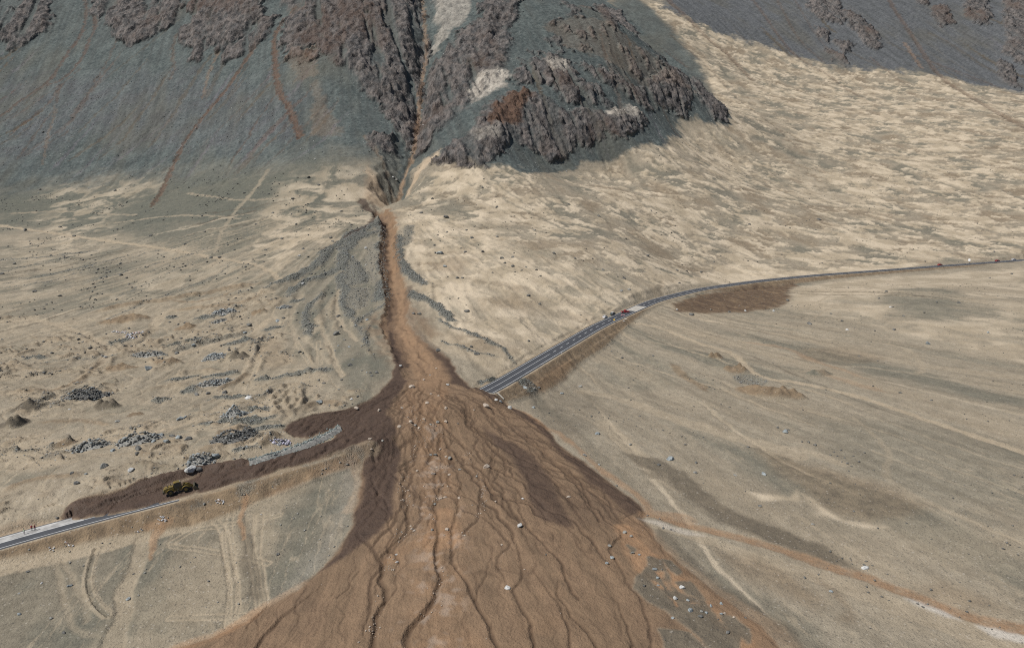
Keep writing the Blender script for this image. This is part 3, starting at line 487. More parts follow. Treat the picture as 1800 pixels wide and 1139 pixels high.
RUT = [[(396,933),(398,967),(404,1000),(409,1033),(409,1056),(402,1100)], [(456,905),(453,956),(451,978),(458,1011),(460,1033),(466,1072)], [(300,959),(367,968),(424,978),(470,990)], [(365,905),(385,922),(393,940),(400,975),(408,1010)], [(300,955),(333,933),(364,913)], [(300,1085),(380,1083),(440,1080)], [(404,900),(402,940),(408,990),(415,1050),(410,1095)],
       [(320,930),(420,918),(490,905)], [(440,905),(438,940),(446,990),(452,1030),(458,1070)], [(500,560),(470,610),(445,660),(430,690)], [(575,600),(590,640),(602,660)], [(560,600),(562,640)], [(520,600),(545,640)], [(460,620),(448,650),(440,670)], [(320,650),(300,690),(270,720)], [(90,600),(50,620),(0,630)]]
for p in RUT:
    L = spline(world(p)); mg = 6; i = near(L[:, 0].min() - mg, L[:, 0].max() + mg, L[:, 1].min() - mg, L[:, 1].max() + mg)
    if len(L) < 2: continue
    d, al, sd = line_dist(WX[0][i] + w1x[i] * .3, WY[0][i] + w1y[i] * .3, L); c = np.clip(1.25 - np.abs(d - .95) / .5, 0, 1) * (1 - MC[i]); put('track', i, c, .8); Z[i] -= c * .14
ob = M['field'] * sst(.0, .4, fbm(X / 24, Y / 20, 3, 86)); M['olive'] = np.maximum(M['olive'], ob * .6)
for p, a, b, v in (([(432,872),(426,895),(424,915),(430,940),(428,948)], 1.6, 1.0, .85), ([(285,925),(272,940),(268,955),(265,985)], 2.6, .8, .8), ([(260,925),(300,915)], 2, 2, .5)):
    i, c, d, u, s = band(p, a, b, .8, 1); put('orange', i, c, v * .62); cut('olive', i, c)
# bottom-left trench with its two berms
i, c, d, u, s = band([(168,965),(158,1000),(155,1030),(168,1060),(190,1082)], 3, 3, .6, 0); Z[i] += np.where(d < .55, -.22, .25 * np.clip(1 - (d - .55) / .9, 0, 1)); put('dark', i, (d < .6) * 1.0, .15); put('track', i, ((d > .6) & (d < 1.5)) * .5)
for p, a, b, k, v in (([(1095,795),(1140,812),(1185,838),(1233,878),(1285,909),(1356,936),(1426,964),(1478,985),(1510,1001)], 10, 9, 'dark', .72), ([(1150,925),(1185,965),(1215,990),(1262,1028),(1330,1078),(1370,1110),(1420,1150)], 6, 7, 'dark', .55), ([(1120,825),(1180,850),(1240,900),(1300,925)], 6, 4, 'dark', .45), ([(280,935),(262,985),(258,1030),(270,1080),(290,1120)], 7, 6, 'olive', .45), ([(430,900),(430,945),(432,985),(450,1020),(455,1065)], 3, 4, 'dark', .55),
                      ([(1040,560),(1080,620),(1100,680)], 3, 3, 'olive', .2), ([(1180,640),(1210,665),(1250,690)], 4, 5, 'embank', .6), ([(1300,600),(1380,615),(1450,640),(1540,670)], 4, 4, 'orange', .28), ([(1420,655),(1480,668),(1560,690)], 5, 6, 'orange', .22), ([(60,640),(150,632),(230,622)], 3, 3, 'levee', .4), ([(60,690),(120,690),(165,655),(180,630)], 1.6, 1.6, 'dark', .6), ([(230,608),(262,592),(275,570)], 2, 2, 'dark', .7),
                      ([(300,622),(340,610),(400,595),(440,580)], 5, 4, 'levee', .45), ([(430,505),(350,530),(250,535),(150,553)], 4, 3, 'embank', .5), ([(560,705),(548,718),(555,724)], 3, 3, 'dark', .5), ([(1250,620),(1330,640),(1420,655)], 4, 6, 'olive', .35)):
    i, c, d, u, s = band(p, a, b, max(2, a * .35), 2, taper=.12); put(k, i, c * (1 - MC[i]), v)
i, c, d, u, s = band([(300,622),(340,610),(400,595),(440,580)], 4, 3, 1.5, 1); Z[i] += 1.3 * c
i, c, d, u, s = band([(1138,905),(1200,920),(1280,940),(1360,962),(1440,990),(1520,1015),(1600,1045),(1680,1075),(1740,1093),(1830,1112)], 3.2, 5, 1.8, 1); fl = c * (.6 + .4 * sst(-.3, .2, gnoise(d * 1.1, u * 30, 2))); put('mud', i, fl, .75); put('orange', i, fl, .45); cut('track', i, c, .8); Z[i] -= .25 * c
i, c, d, u, s = band([(1590,1052),(1640,1070),(1690,1090)], 3, 3, 2, 2, taper=.3); put('white', i, c, .55)
i, c, d, u, s = band([(1720,1100),(1770,1118),(1830,1130)], 4, 4, 2, 2, taper=.3); put('white', i, c, .6)
i, c, d, u, s = band([(1125,915),(1170,925),(1240,940)], 3, 3, 2, 2, taper=.3); put('white', i, c, .35)
for p, k, a, so in (([(1313,785),(1377,802),(1426,816),(1496,834),(1566,855),(1637,890),(1594,911),(1531,918),(1482,911),(1433,890),(1405,855),(1356,827)], 'embank', .40, 4), ([(1261,967),(1328,978),(1391,1006),(1447,1055),(1426,1069),(1377,1038),(1303,1009)], 'embank', .45, 4), ([(1426,1006),(1486,1045),(1500,1090),(1472,1090),(1489,1066)], 'embank', .45, 2), ([(1650,1020),(1750,1050),(1800,1080),(1700,1070),(1600,1040)], 'embank', .35, 4),
                    ([(1040,640),(1120,625),(1185,640),(1195,680),(1120,690),(1060,670)], 'olive', .30, 4), ([(1400,615),(1480,610),(1560,630),(1500,640),(1420,635)], 'embank', .28, 4), ([(1420,735),(1600,740),(1800,800),(1800,900),(1640,880),(1500,830)], 'olive', .32, 10), ([(1480,920),(1600,915),(1800,940),(1800,1010),(1600,980)], 'track', .35, 8), ([(900,690),(1000,680),(1060,700),(1040,760),(980,760),(920,722)], 'dark', .30, 5),
                    ([(460,690),(500,680),(545,690),(550,735),(500,750),(470,720)], 'track', .5, 3), ([(440,600),(490,600),(520,640),(490,648),(455,640)], 'embank', .3, 3), ([(505,725),(545,705),(545,712),(525,735)], 'dark', .5, 2), ([(340,770),(440,800),(500,770),(480,760),(430,770)], 'track', .6, 3), ([(380,828),(450,812),(440,822),(360,845)], 'track', .6, 2), ([(1640,1085),(1700,1060),(1800,1110),(1800,1139),(1700,1139)], 'track', .6, 4), ([(1410,868),(1482,914),(1560,926),(1530,930),(1440,905)], 'sand', .95, 2), ([(1310,865),(1390,875),(1400,862),(1405,880),(1340,880)], 'sand', .9, 1.5),
                    ([(190,870),(260,845),(330,830),(290,850),(220,878)], 'sand', .45, 3), ([(0,890),(100,850),(200,835),(300,830),(260,860),(100,905),(0,925)], 'sand', .22, 4), ([(620,30),(690,-20),(700,30),(650,60)], 'rock', .2, 4)):
    i, c, sd = poly(p, so, 2 if k != 'sand' else 1)
    if k == 'sand': clear(i, c * .9, ('track','olive','embank'))
    put(k, i, c * (1 - MC[i]), a)
qn = ridged(X / 17 + w1x * .3, Y / 12 + w1y * .3, 3, 91); berm = sst(.50, .85, qn) * sst(-.15, .3, n_mid + n_big) * QU * (DR > BENCH + 6) * (1 - MC)
Z += berm * 1.2; M['embank'] = np.maximum(M['embank'], berm * .45); M['levee'] = np.maximum(M['levee'], berm * sst(.1, .4, n_mid) * .6)
tl = np.clip(1 - np.abs(gnoise(X / 17 + w2x * .5, Y / 24 + w2y * .5, 4)) / .055, 0, 1) * QU * (1 - MC) * (DR > BENCH + 3); M['track'] = np.maximum(M['track'], tl * .8); Z -= tl * .25
fl_ = np.clip(1 - np.abs(streak2 + .4 * streak) / .07, 0, 1) * sst(60, 200, rr) * (1 - MC) * (1 - SL) * (1 - MT) * (X > AX) * sst(.0, .4, n_big + .25); M['track'] = np.maximum(M['track'], fl_ * .5)
# ripples where a loader has pushed material about
i, c, sd = poly([(470,690),(500,682),(545,690),(548,715),(520,730),(490,745),(475,720)], 3, 1); Z[i] += c * .5 * np.sin(X[i] * 1.5 + .8 * n_sm[i] * 4)
i, c, sd = poly([(0,880),(60,850),(180,840),(270,825),(330,830),(250,860),(110,900),(0,925)], 3, 1); Z[i] += c * .45 * np.abs(gnoise(AR[i] / 3.4, DR[i] / 16, 6)); put('dark', i, c * sst(.25, .5, gnoise(AR[i] / 2.6, DR[i] / 12, 7)), .25)
i, c, sd = poly([(255,745),(290,735),(280,750),(262,755)], 2, 0); Z[i] += c * .35 * np.sin(X[i] * 2.2)
i, c, sd = poly([(1160,595),(1400,600),(1800,690),(1800,900),(1400,760),(1150,700)], 20, 2); 
for p, w, h in (([(67,657),(112,647),(139,628)], 3, .9), ([(192,644),(208,628),(253,625)], 3, 1.2), ([(309,665),(336,657),(400,655),(421,657)], 5, 1.5), ([(301,679),(347,685)], 4, 1.1), ([(427,663),(445,628),(459,596)], 3, 1.2), ([(453,657),(467,628)], 3, 1.0), ([(462,702),(482,687),(507,678)], 3, 1.3), ([(480,698),(484,720),(493,731)], 2.6, 1.3), ([(529,680),(531,702),(528,715)], 3, 1.4), ([(440,627),(453,604),(462,593)], 3, 1.1), ([(500,698),(506,718),(512,730)], 2.4, 1.0), ([(515,690),(520,712)], 2.2, .9), ([(548,640),(540,612)], 2.4, .9), ([(575,605),(582,640)], 2.2, .8), ([(20,600),(60,596),(110,600)], 3, .9), ([(10,640),(60,650)], 3, .8), ([(130,590),(160,602),(185,618)], 3, 1.0), ([(250,690),(310,682),(360,690)], 4, 1.0), ([(330,720),(390,700),(420,690)], 3, .9), ([(150,805),(230,800),(300,802)], 3, .6), ([(440,560),(480,545),(500,525)], 4, 1.2), ([(545,480),(520,500),(500,520)], 4, .8), ([(575,500),(560,540),(570,580)], 4, 1.0), ([(590,520),(582,550),(600,590)], 3, .8), ([(655,560),(640,600),(660,640)], 3, .7)):
    i, c, d, u, s = band(p, w, w, 1, 1); hw = w * .5; pr = np.clip(1 - d / (hw * 1.3), 0, 1) * np.minimum(1, np.minimum(u, 1 - u) / .12) * (.75 + .5 * n_sm[i]); Z[i] += h * pr * 1.3; put('embank', i, pr, .35); put('levee', i, pr * sst(.0, .4, n_mid[i]), .5)
for q, (px, py) in enumerate(((300,610),(250,627),(330,690),(392,660),(440,741),(470,752),(402,702),(422,604),(482,577),(365,560),(62,632),(340,602),(455,722),(380,746),(430,790),(300,560),(520,530),(545,575),(320,668),(210,604))):      # rubble spread about the diggings
    cx, cy = world([(px, py)])[0]; a_, b_ = lr.uniform(4, 10), lr.uniform(1.8, 4.5); t_ = lr.uniform(-.1, .6); i = near(cx - 16, cx + 16, cy - 16, cy + 16); x, y = X[i] - cx + w1x[i] * 1.6, Y[i] - cy + w1y[i] * 1.6
    r = np.hypot((x * math.cos(t_) + y * math.sin(t_)) / a_, (-x * math.sin(t_) + y * math.cos(t_)) / b_); c = sst(1.1, .6, r + .35 * n_sm[i]); put('levee', i, c, .9); cut('track', i, c, .8); Z[i] += c * (.5 + .5 * np.clip(n_sm[i], -1, 1)) * lr.uniform(.6, 1.6)
# dug face at the head of the pool, quarry faces
def step(pix, h, w, kdark=.5):                               # a small bank: ground steps up by h on the far side of the line
    i, c, d, u, s = band(pix, 2 * w, 2 * w, 2, 1); f = np.clip(1 - d / w, 0, 1) * np.minimum(1, np.minimum(u, 1 - u) / .15)
    if pix[-1][0] < pix[0][0]: s = -s
    f = sst(0, 1, f); e = sst(-1.6, 1.6, d * s); Z[i] += h * f * e; put('embank', i, f * np.clip(1 - d / 3, 0, 1), .6)
for p, h, w in (([(535,722),(548,714),(575,712),(610,716)], 1.8, 5), ([(140,556),(250,535),(320,525),(430,505),(480,498)], 2.2, 7), ([(470,516),(440,530),(400,540),(300,548)], 1.2, 5), ([(455,790),(480,772),(500,765)], 2.0, 4), ([(375,770),(410,760),(440,768)], 1.5, 5), ([(380,690),(415,672),(440,655)], 1.4, 5), ([(0,690),(90,689),(150,665),(182,632)], .8, 3), ([(60,745),(150,742),(200,750)], .4, 4), ([(0,868),(60,845),(150,835)], .8, 4), ([(100,905),(200,872),(290,846),(350,832)], 1.4, 5), ([(360,833),(440,820),(500,802)], 1.2, 4)): step(p, h, w)

# ------------------------------------------------------------------ heaps of soil
HEAPS = [  # px, py, half-length m, half-width m, height m, turn, tint, words
 (190,719,5.5,3.6,3.0,20,'dark','cone-shaped brown soil heap right below the long dark stone heap'), (50,722,6.5,3.2,2.6,15,'dark','twin-peaked dark soil heap at the left edge above another heap'), (22,748,6.0,4.6,3.4,5,'dark','broad pointed soil heap at the left edge of the quarry floor'), (213,651,8.5,3.5,2.4,12,'embank','long brown soil heap beside the quarry track bend'), (296,641,8.0,3.6,2.2,0,'embank','low brown soil heap between two grey stone heaps'), (326,579,6.5,4.5,3.0,0,'embank','rounded brown soil heap above the quarry tracks'),
 (219,566,16,5.5,3.6,3,'embank','long brown soil bank behind the white rubbish'), (420,630,5.0,3.6,3.2,10,'dark','dark rounded soil heap beside a patch of grey stones'), (112,784,4.5,2.8,2.2,15,'embank','small brown soil heap at the left end of the boulder row'), (237,731,3.2,1.6,1.1,15,'embank','low soil hump below the cone-shaped heap'), (283,706,4.0,2.6,1.6,10,'levee','small bluish gravel heap in the quarry centre'), (455,552,5.0,3.6,2.4,5,'embank','brown heap beside stones at the quarry top edge'),
 (1258,630,4.0,4.0,2.6,0,'embank','small sandy cone beside the right-hand dirt track'), (1294,652,6.0,4.6,2.4,10,'embank','brown sand cone beside the right-hand dirt track'), (1352,692,15,6.5,3.2,-25,'embank','long flat-topped sand heap below the right-hand dirt track'), (1440,658,7,3.5,1.8,0,'olive','rough grey bank right of the flat-topped sand heap'), (530,658,15,4.2,2.2,8,'levee','ridge of dumped dark gravel loads above the mud pool'),
 (462,668,4.0,3.2,1.7,0,'levee','single gravel load at the left end of the dumped ridge'), (437,745,5,2.6,1.6,20,'levee','dark gravel bank at the quarry rim above the mud')]
hv0 = Z.copy(); HID_ = np.full(N, -1, np.int16)
for k, (px, py, a, b, h, ang, tint, lab) in enumerate(HEAPS):
    cx, cy = ground(ZB, [(px, py)])[0, :2]; i = near(cx - 2.2 * a, cx + 2.2 * a, cy - 2.2 * a, cy + 2.2 * a); co, si = math.cos(math.radians(ang)), math.sin(math.radians(ang))
    x = X[i] - cx + w1x[i] * .9; y = Y[i] - cy + w1y[i] * .9; u = (x * co + y * si) / a; v = (-x * si + y * co) / b; r = np.sqrt(u * u + v * v)
    hr = np.random.default_rng(k + 40); lob = np.clip(1.05 - r, 0, 1) * .55
    for _ in range(4):
        ou, ov = hr.uniform(-.55, .55, 2); lob = np.maximum(lob, hr.uniform(.6, 1.0) * np.clip(1 - np.hypot((u - ou) / .62, (v - ov) / .70), 0, 1))
    top = np.minimum(lob, .55 if 'flat' in lab else 1.0) * (1.6 if 'flat' in lab else 1.15)
    hh = 1.12 * h * np.clip(top, 0, None) * (1 + .35 * gnoise(X[i] / 2.6, Y[i] / 2.6, 5) + (.25 * np.sin(X[i] * 1.35) if 'dumped ridge' in lab or 'dumped dark' in lab else 0))
    Z[i] += np.clip(hh, 0, None); c = sst(1.12, .85, r); put(tint, i, c, .75); cut('track', i, c, .6); HID_[i[c > .5]] = k
for px, py, r_, dp in ((1320,668,7,1.2),):
    cx, cy = ground(ZB, [(px, py)])[0, :2]; i = near(cx - 14, cx + 14, cy - 14, cy + 14); d = np.hypot(X[i] - cx, Y[i] - cy); Z[i] -= dp * sst(r_, r_ * .4, d); put('levee', i, sst(r_ + 2, r_, d), .45)
# debris-flow tracks down the mountainsides
DEB = [([(147,-20),(152,20),(145,55),(130,80),(112,105),(95,132),(78,150),(40,175),(0,205),(-40,225)], 4, 5, 'wet', .9), ([(165,30),(168,45),(160,65),(148,95),(135,115),(112,138),(85,150)], 5, 4, 'wet', .9), ([(205,70),(190,105),(165,145)], 2, 3, 'wet', .6), ([(316,35),(260,80),(215,115),(150,165)], 4, 3, 'dark', .35), ([(310,62),(303,90),(306,120),(300,140)], 4, 3, 'red', .4), ([(470,50),(440,95),(410,140),(380,180),(350,215),(325,250),(305,290),(290,325),(268,362)], 6, 4, 'red', .75),
       ([(520,15),(490,50),(482,75),(484,110),(486,140),(492,165),(505,185),(518,215),(528,242)], 5, 6, 'red', .8), ([(385,90),(365,135),(357,172)], 4, 3, 'orange', .25), ([(105,150),(95,190),(70,225),(30,280)], 3, 2, 'wet', .6), ([(100,190),(85,235),(75,290)], 2, 2, 'orange', .2), ([(1170,-10),(1180,7),(1215,39),(1250,74),(1285,102),(1320,140)], 16, 9, 'red', .42), ([(1313,-10),(1356,46),(1391,91),(1426,116),(1461,137),(1514,172)], 7, 7, 'red', .36), ([(1359,-10),(1398,60),(1447,109)], 6, 5, 'red', .3),
       ([(1560,-10),(1570,14),(1601,60),(1630,105),(1651,133),(1707,172),(1742,193),(1800,225),(1850,250)], 9, 14, 'red', .42), ([(1531,102),(1566,130),(1601,155)], 5, 4, 'red', .3), ([(1591,77),(1619,119)], 8, 8, 'orange', .28), ([(1180,63),(1222,98),(1268,144),(1330,200),(1400,260)], 7, 5, 'red', .15), ([(660,110),(700,180),(716,230)], 3, 4, 'red', .3), ([(1390,-10),(1420,40),(1460,95)], 5, 4, 'red', .22), ([(640,240),(670,280),(692,320)], 3, 3, 'orange', .2)]
for p, a, b, k, v in DEB:
    a, b = a * 1.25, b * 1.25; i, c, d, u, s = band(p, a, b, 2.0, 1); c = c * (1 - .8 * RK[i]); hw = .5 * (a + (b - a) * u); br = .55 + .45 * np.cos(d / hw * 7 + 2.5 * n_sm[i] * 2); put(k, i, c * np.clip(.45 + .7 * br + .4 * n_sm[i], 0, 1), min(1, v * 1.1)); put('dark', i, c * np.clip(1 - br * 1.6, 0, 1), .5); Z[i] += .9 * np.clip(1 - np.abs(d - hw) / (hw * .7), 0, 1) * (1 - RK[i]) - 1.0 * np.clip(1 - d / hw, 0, 1) * (1 - RK[i])

# ------------------------------------------------------------------ small relief everywhere
flat = (1 - MC) * (DR > BENCH + .5) * (1 - MT)
Z += flat * ((.20 * fbm(X / 5, Y / 5, 3, 71) + .45 * n_mid * .6 + .25 * streak * sst(40, 120, rr)) * (1 + .6 * QU) + QU * .45 * ridged(X / 14, Y / 10, 3, 73))
Z += SL * (DR > BENCH + 1) * far * (.35 * patch + .5 * pn3 + .15 * pn2)
Z += (M['levee'] * .35 + M['dark'] * .08) * (DR > BENCH) * gnoise(X / 1.7, Y / 1.7, 6)
Z += MT * (1 - RK) * fbm(X / 8, Y / 8, 3, 77) * .35
# loose-stone roughness at the scale of the sheet itself
cell = np.minimum(np.repeat(np.gradient(ROWS), NT), Y * (2 * TMAX / NT))
coef = .03 + .03 * QU + .02 * M['field']; coef = np.maximum(coef, M['levee'] * .16); coef = np.maximum(coef, MT * .19); coef = np.where(MC > .5, .03 + .02 * M['wet'], coef)
jit = rng.normal(0, 1, N) * cell; Z += jit * coef * (DR > BENCH); ROD += jit * .13 * RK
# erosion ribs of the cone, left and right of the channel
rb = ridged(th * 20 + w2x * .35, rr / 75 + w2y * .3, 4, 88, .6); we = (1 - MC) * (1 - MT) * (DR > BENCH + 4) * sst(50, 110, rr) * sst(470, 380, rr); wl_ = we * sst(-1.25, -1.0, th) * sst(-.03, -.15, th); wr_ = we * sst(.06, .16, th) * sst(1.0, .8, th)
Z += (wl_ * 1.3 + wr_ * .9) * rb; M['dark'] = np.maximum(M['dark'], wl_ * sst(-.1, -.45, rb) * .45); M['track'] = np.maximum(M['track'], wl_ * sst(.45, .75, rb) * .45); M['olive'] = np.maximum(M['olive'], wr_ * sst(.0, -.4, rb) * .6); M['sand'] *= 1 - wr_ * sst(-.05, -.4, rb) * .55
# keep the carriageway clear
clr = (DR < BENCH - .3) & ~((MC > .05) & (AR > road_s(105, 915)) & (AR < s_mud1 + 2)); Z = np.where(clr, np.minimum(Z, bench_z), Z)

# ------------------------------------------------------------------ materials
def new_mat(name):
    m = bpy.data.materials.new(name); m.use_nodes = True; t = m.node_tree; b = t.nodes['Principled BSDF']; return m, t, b
def s2l(c): return tuple((v / 255 / 12.92 if v / 255 <= .04045 else ((v / 255 + .055) / 1.055) ** 2.4) for v in c)
class NG:
    def __init__(s, t): s.t = t
    def n(s, typ, **kw):
        nd = s.t.nodes.new(typ)
        for k, v in kw.items(): setattr(nd, k, v)
        return nd
    def link(s, a, b): s.t.links.new(a, b)
    def math(s, op, a, b=None, clamp=False):
        nd = s.n('ShaderNodeMath', operation=op, use_clamp=clamp)
        for k, v in enumerate((a, b)):
            if v is None: continue
            if isinstance(v, (int, float)): nd.inputs[k].default_value = v
            else: s.link(v, nd.inputs[k])
        return nd.outputs[0]
    def noise(s, vec, scale, detail=6, rough=.6, lac=2.0, dist=0.0):
        nd = s.n('ShaderNodeTexNoise'); nd.inputs['Scale'].default_value = scale; nd.inputs['Detail'].default_value = detail; nd.inputs['Roughness'].default_value = rough; nd.inputs['Distortion'].default_value = dist
        s.link(vec, nd.inputs['Vector']); return nd.outputs['Fac']
    def ramp(s, fac, lo, hi, a, b):
        mr = s.n('ShaderNodeMapRange'); mr.inputs[1].default_value = lo; mr.inputs[2].default_value = hi; s.link(fac, mr.inputs[0])
        return s.mix(mr.outputs[0], a, b)
    def mix(s, fac, a, b, mode='MIX'):
        nd = s.n('ShaderNodeMix', data_type='RGBA', blend_type=mode)
        for k, v in ((0, fac), (6, a), (7, b)):
            if isinstance(v, (int, float)): nd.inputs[k].default_value = v
            elif isinstance(v, tuple): nd.inputs[k].default_value = (*v, 1)
            else: s.link(v, nd.inputs[k])
        return nd.outputs[2]

ALB = 0.80                                                 # albedo of a surface whose sunlit picture value is known
def A(r, g, b, k=1.0): return tuple(min(.85, v * ALB * k) for v in s2l((r, g, b)))
ground_m, gt, gb = new_mat('desert_soil'); g = NG(gt)
geo = g.n('ShaderNodeNewGeometry'); pos = geo.outputs['Position']
att = {}
KEYS = [('mk0', ('sand','scree','rock','pale')), ('mk1', ('mud','wet','orange','track')), ('mk2', ('dark','levee','red','embank')), ('mk3', ('white','purple','olive','field')), ('mk4', ('streak','patchy','rill','far'))]
for an, ks in KEYS:
    nd = g.n('ShaderNodeAttribute', attribute_name=an); sp_ = g.n('ShaderNodeSeparateColor'); g.link(nd.outputs['Color'], sp_.inputs[0])
    for k, o in zip(ks, (sp_.outputs[0], sp_.outputs[1], sp_.outputs[2], nd.outputs['Alpha'])): att[k] = o
nA = att['far']; nB = g.noise(pos, .22, 5, .74); nC = g.noise(pos, 2.1, 2, .7)
sc = g.n('ShaderNodeMapping'); sc.inputs['Scale'].default_value = (1, .35, .6); g.link(pos, sc.inputs['Vector']); nR = g.noise(sc.outputs[0], .13, 5, .75)
vo2 = g.n('ShaderNodeTexVoronoi'); vo2.inputs['Scale'].default_value = 2.6; g.link(pos, vo2.inputs['Vector'])
sv_ = g.n('ShaderNodeSeparateColor'); g.link(vo2.outputs['Color'], sv_.inputs[0]); peb = sv_.outputs[0]
fine = g.math('ADD', g.math('MULTIPLY', nB, .6), g.math('MULTIPLY', nC, .4))
# soils
c = g.ramp(fine, .34, .66, A(138,128,111), A(174,162,141))                                    # stony plain
c = g.mix(g.math('MULTIPLY', att['streak'], .42), c, A(118,107,90))
c = g.mix(att['field'], c, g.ramp(fine, .33, .68, A(108,101,87), A(150,141,123)))
c = g.mix(att['olive'], c, g.ramp(fine, .33, .67, A(82,84,77), A(117,116,102)))
c = g.mix(att['sand'], c, g.ramp(nA, .30, .70, A(176,161,137), A(204,188,163)))
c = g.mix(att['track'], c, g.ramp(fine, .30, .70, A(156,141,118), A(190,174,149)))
c = g.mix(att['embank'], c, g.ramp(nB, .32, .68, A(98,81,63), A(150,127,99)))
scr = g.ramp(g.math('ADD', g.math('MULTIPLY', nA, .10), g.math('MULTIPLY', fine, .90)), .40, .60, A(60,69,69), A(110,117,113))
scr = g.mix(g.math('MULTIPLY', att['purple'], .85), scr, g.ramp(fine, .34, .66, A(86,84,89), A(130,126,131)))  # purplish scree, kept pale to carry the painted haze of the far mountain
scr = g.mix(g.math('MULTIPLY', att['patchy'], .42), scr, A(104,99,85))
scr = g.mix(g.math('MULTIPLY', att['streak'], .45), scr, A(62,65,64))
c = g.mix(att['scree'], c, scr)
lev = g.ramp(peb, .15, .95, A(80,82,77), A(146,147,138)); c = g.mix(att['levee'], c, lev)
rock = g.ramp(nR, .39, .62, A(34,31,31), A(132,122,115)); rock = g.mix(g.math('MULTIPLY', peb, .25), rock, A(100,101,101))
rock = g.mix(g.math('MULTIPLY', att['patchy'], .62), rock, A(92,72,60)); rock = g.mix(g.math('MULTIPLY', att['streak'], .24), rock, A(128,130,130))
c = g.mix(att['rock'], c, rock)
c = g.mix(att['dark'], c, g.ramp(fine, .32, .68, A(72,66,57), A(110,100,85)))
c = g.mix(att['red'], c, g.ramp(fine, .33, .68, A(70,54,45), A(124,97,79)))
c = g.mix(att['pale'], c, g.ramp(nR, .32, .66, A(110,103,96), A(206,197,182)))
mud = g.ramp(fine, .33, .67, A(120,99,79), A(154,128,102)); mud = g.mix(g.math('MULTIPLY', att['streak'], .40), mud, A(106,90,72)); mud = g.mix(g.math('MULTIPLY', att['rill'], .75), mud, A(78,62,49))
c = g.mix(att['mud'], c, mud)
c = g.mix(att['orange'], c, g.ramp(fine, .33, .67, A(148,114,84), A(186,148,113)))
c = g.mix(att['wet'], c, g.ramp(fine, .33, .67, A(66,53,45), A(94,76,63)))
c = g.mix(att['white'], c, A(212,206,196))
# loose pebbles: light and dark stones a few decimetres across
nomud = g.math('SUBTRACT', 1.0, g.math('MULTIPLY', att['mud'], .9)); dk = g.math('MULTIPLY', nomud, g.math('GREATER_THAN', peb, .95)); lt = g.math('MULTIPLY', nomud, g.math('LESS_THAN', peb, .014))
c = g.mix(g.math('MULTIPLY', dk, g.math('SUBTRACT', .42, g.math('MULTIPLY', att['sand'], .25))), c, A(78,76,72)); c = g.mix(g.math('MULTIPLY', lt, .26), c, A(214,206,194))
g.link(c, gb.inputs['Base Color'])
rg = g.math('SUBTRACT', .95, g.math('MULTIPLY', att['wet'], .30)); g.link(rg, gb.inputs['Roughness']); gb.inputs['Specular IOR Level'].default_value = .25
hb = g.math('ADD', g.math('MULTIPLY', nB, .9), g.math('MULTIPLY', nC, .35))
hr = g.math('MULTIPLY', nR, 6.0)
hb = g.math('ADD', hb, g.math('MULTIPLY', hr, g.math('MULTIPLY', att['rock'], 1.0)))
hb = g.math('ADD', hb, g.math('MULTIPLY', vo2.outputs['Distance'], g.math('MULTIPLY', att['levee'], -.8)))
bp = g.n('ShaderNodeBump'); bp.inputs['Strength'].default_value = 1.0; bp.inputs['Distance'].default_value = .75; g.link(hb, bp.inputs['Height']); g.link(bp.outputs[0], gb.inputs['Normal'])

# ------------------------------------------------------------------ cut the sheet into pieces of the setting and link them
def normals(P):
    gx = np.gradient(P.reshape(NR, NT, 3), axis=1); gy = np.gradient(P.reshape(NR, NT, 3), axis=0)
    n = np.cross(gx, gy).reshape(-1, 3); return n / (np.linalg.norm(n, axis=1, keepdims=True) + 1e-9)
P3 = np.c_[X, Y, Z].astype(F32); P3 += (normals(np.c_[X, Y, Zn].astype(F32)) * ROD[:, None]).astype(F32)      # crags stand out from the slope
NRM = normals(P3)
M['streak'] = sst(-.35, .45, streak + .5 * streak2); M['streak'][MC > .3] = sst(-.4, .5, (fbm(mth * 40, mr / 50, 3, 5) + .5 * fbm(mth * 120, mr / 40, 3, 8)))[MC > .3]
M['streak'] = np.where(MT > .3, sst(-.3, .45, fbm((X + .25 * (Y - 800)) / 7, Y / 130, 3, 18) + .5 * n_mid), M['streak']); M['streak'] = np.where(RK > .4, FV2, M['streak'])
M['patchy'] = sst(-.05, .5, fbm(X / 120, Y / 150, 3, 15) + .4 * tal); M['patchy'] = np.where(RK > .4, sst(.15, .75, .25 * FV1 + .75 * M['patchy'] + .2 * n_mid), M['patchy']); M['rill'] = np.clip(RIL * .9 + RLN, 0, 1); M['far'] = np.clip(.5 + .9 * fbm(X / 22, Y / 22, 4, 16), 0, 1)
AT = {an: np.stack([np.clip(M[k], 0, 1) for k in ks], 1).astype(F32) for an, ks in KEYS}
NAMES = ['ground', 'mountain_slope', 'mud_flow', 'gravel_levee', 'dirt_track', 'road_embankment']
REG[:] = 0
REG[MT > .5] = 1; REG[(M['levee'] > .5) & (MT < .5) & (MC < .5)] = 3
REG[(M['embank'] > .5) & (EMB > .6)] = 5
trk = zero()
for p, a, b, v, dz in TR[:10]:
    i, cc, d, u, s = band(p, a, b, 1.2, 1); trk[i] = np.maximum(trk[i], cc)
REG[(trk > .5) & (MC < .5) & (DR > BENCH)] = 4
REG[MC > .5] = 2
REG[(RK > .5) & (MT > .5)] = 100 + np.clip(RID, 0, 99)[(RK > .5) & (MT > .5)] * 0 + np.where(RID < 0, 50, RID)[(RK > .5) & (MT > .5)]
REG[(HID_ >= 0) & (MC < .5)] = 200 + HID_[(HID_ >= 0) & (MC < .5)]
r_, c_ = np.meshgrid(np.arange(NR - 1), np.arange(NT - 1), indexing='ij'); v0 = (r_ * NT + c_).ravel().astype(np.int64)
QF = np.stack([v0, v0 + 1, v0 + NT + 1, v0 + NT], 1); FR = REG[v0]
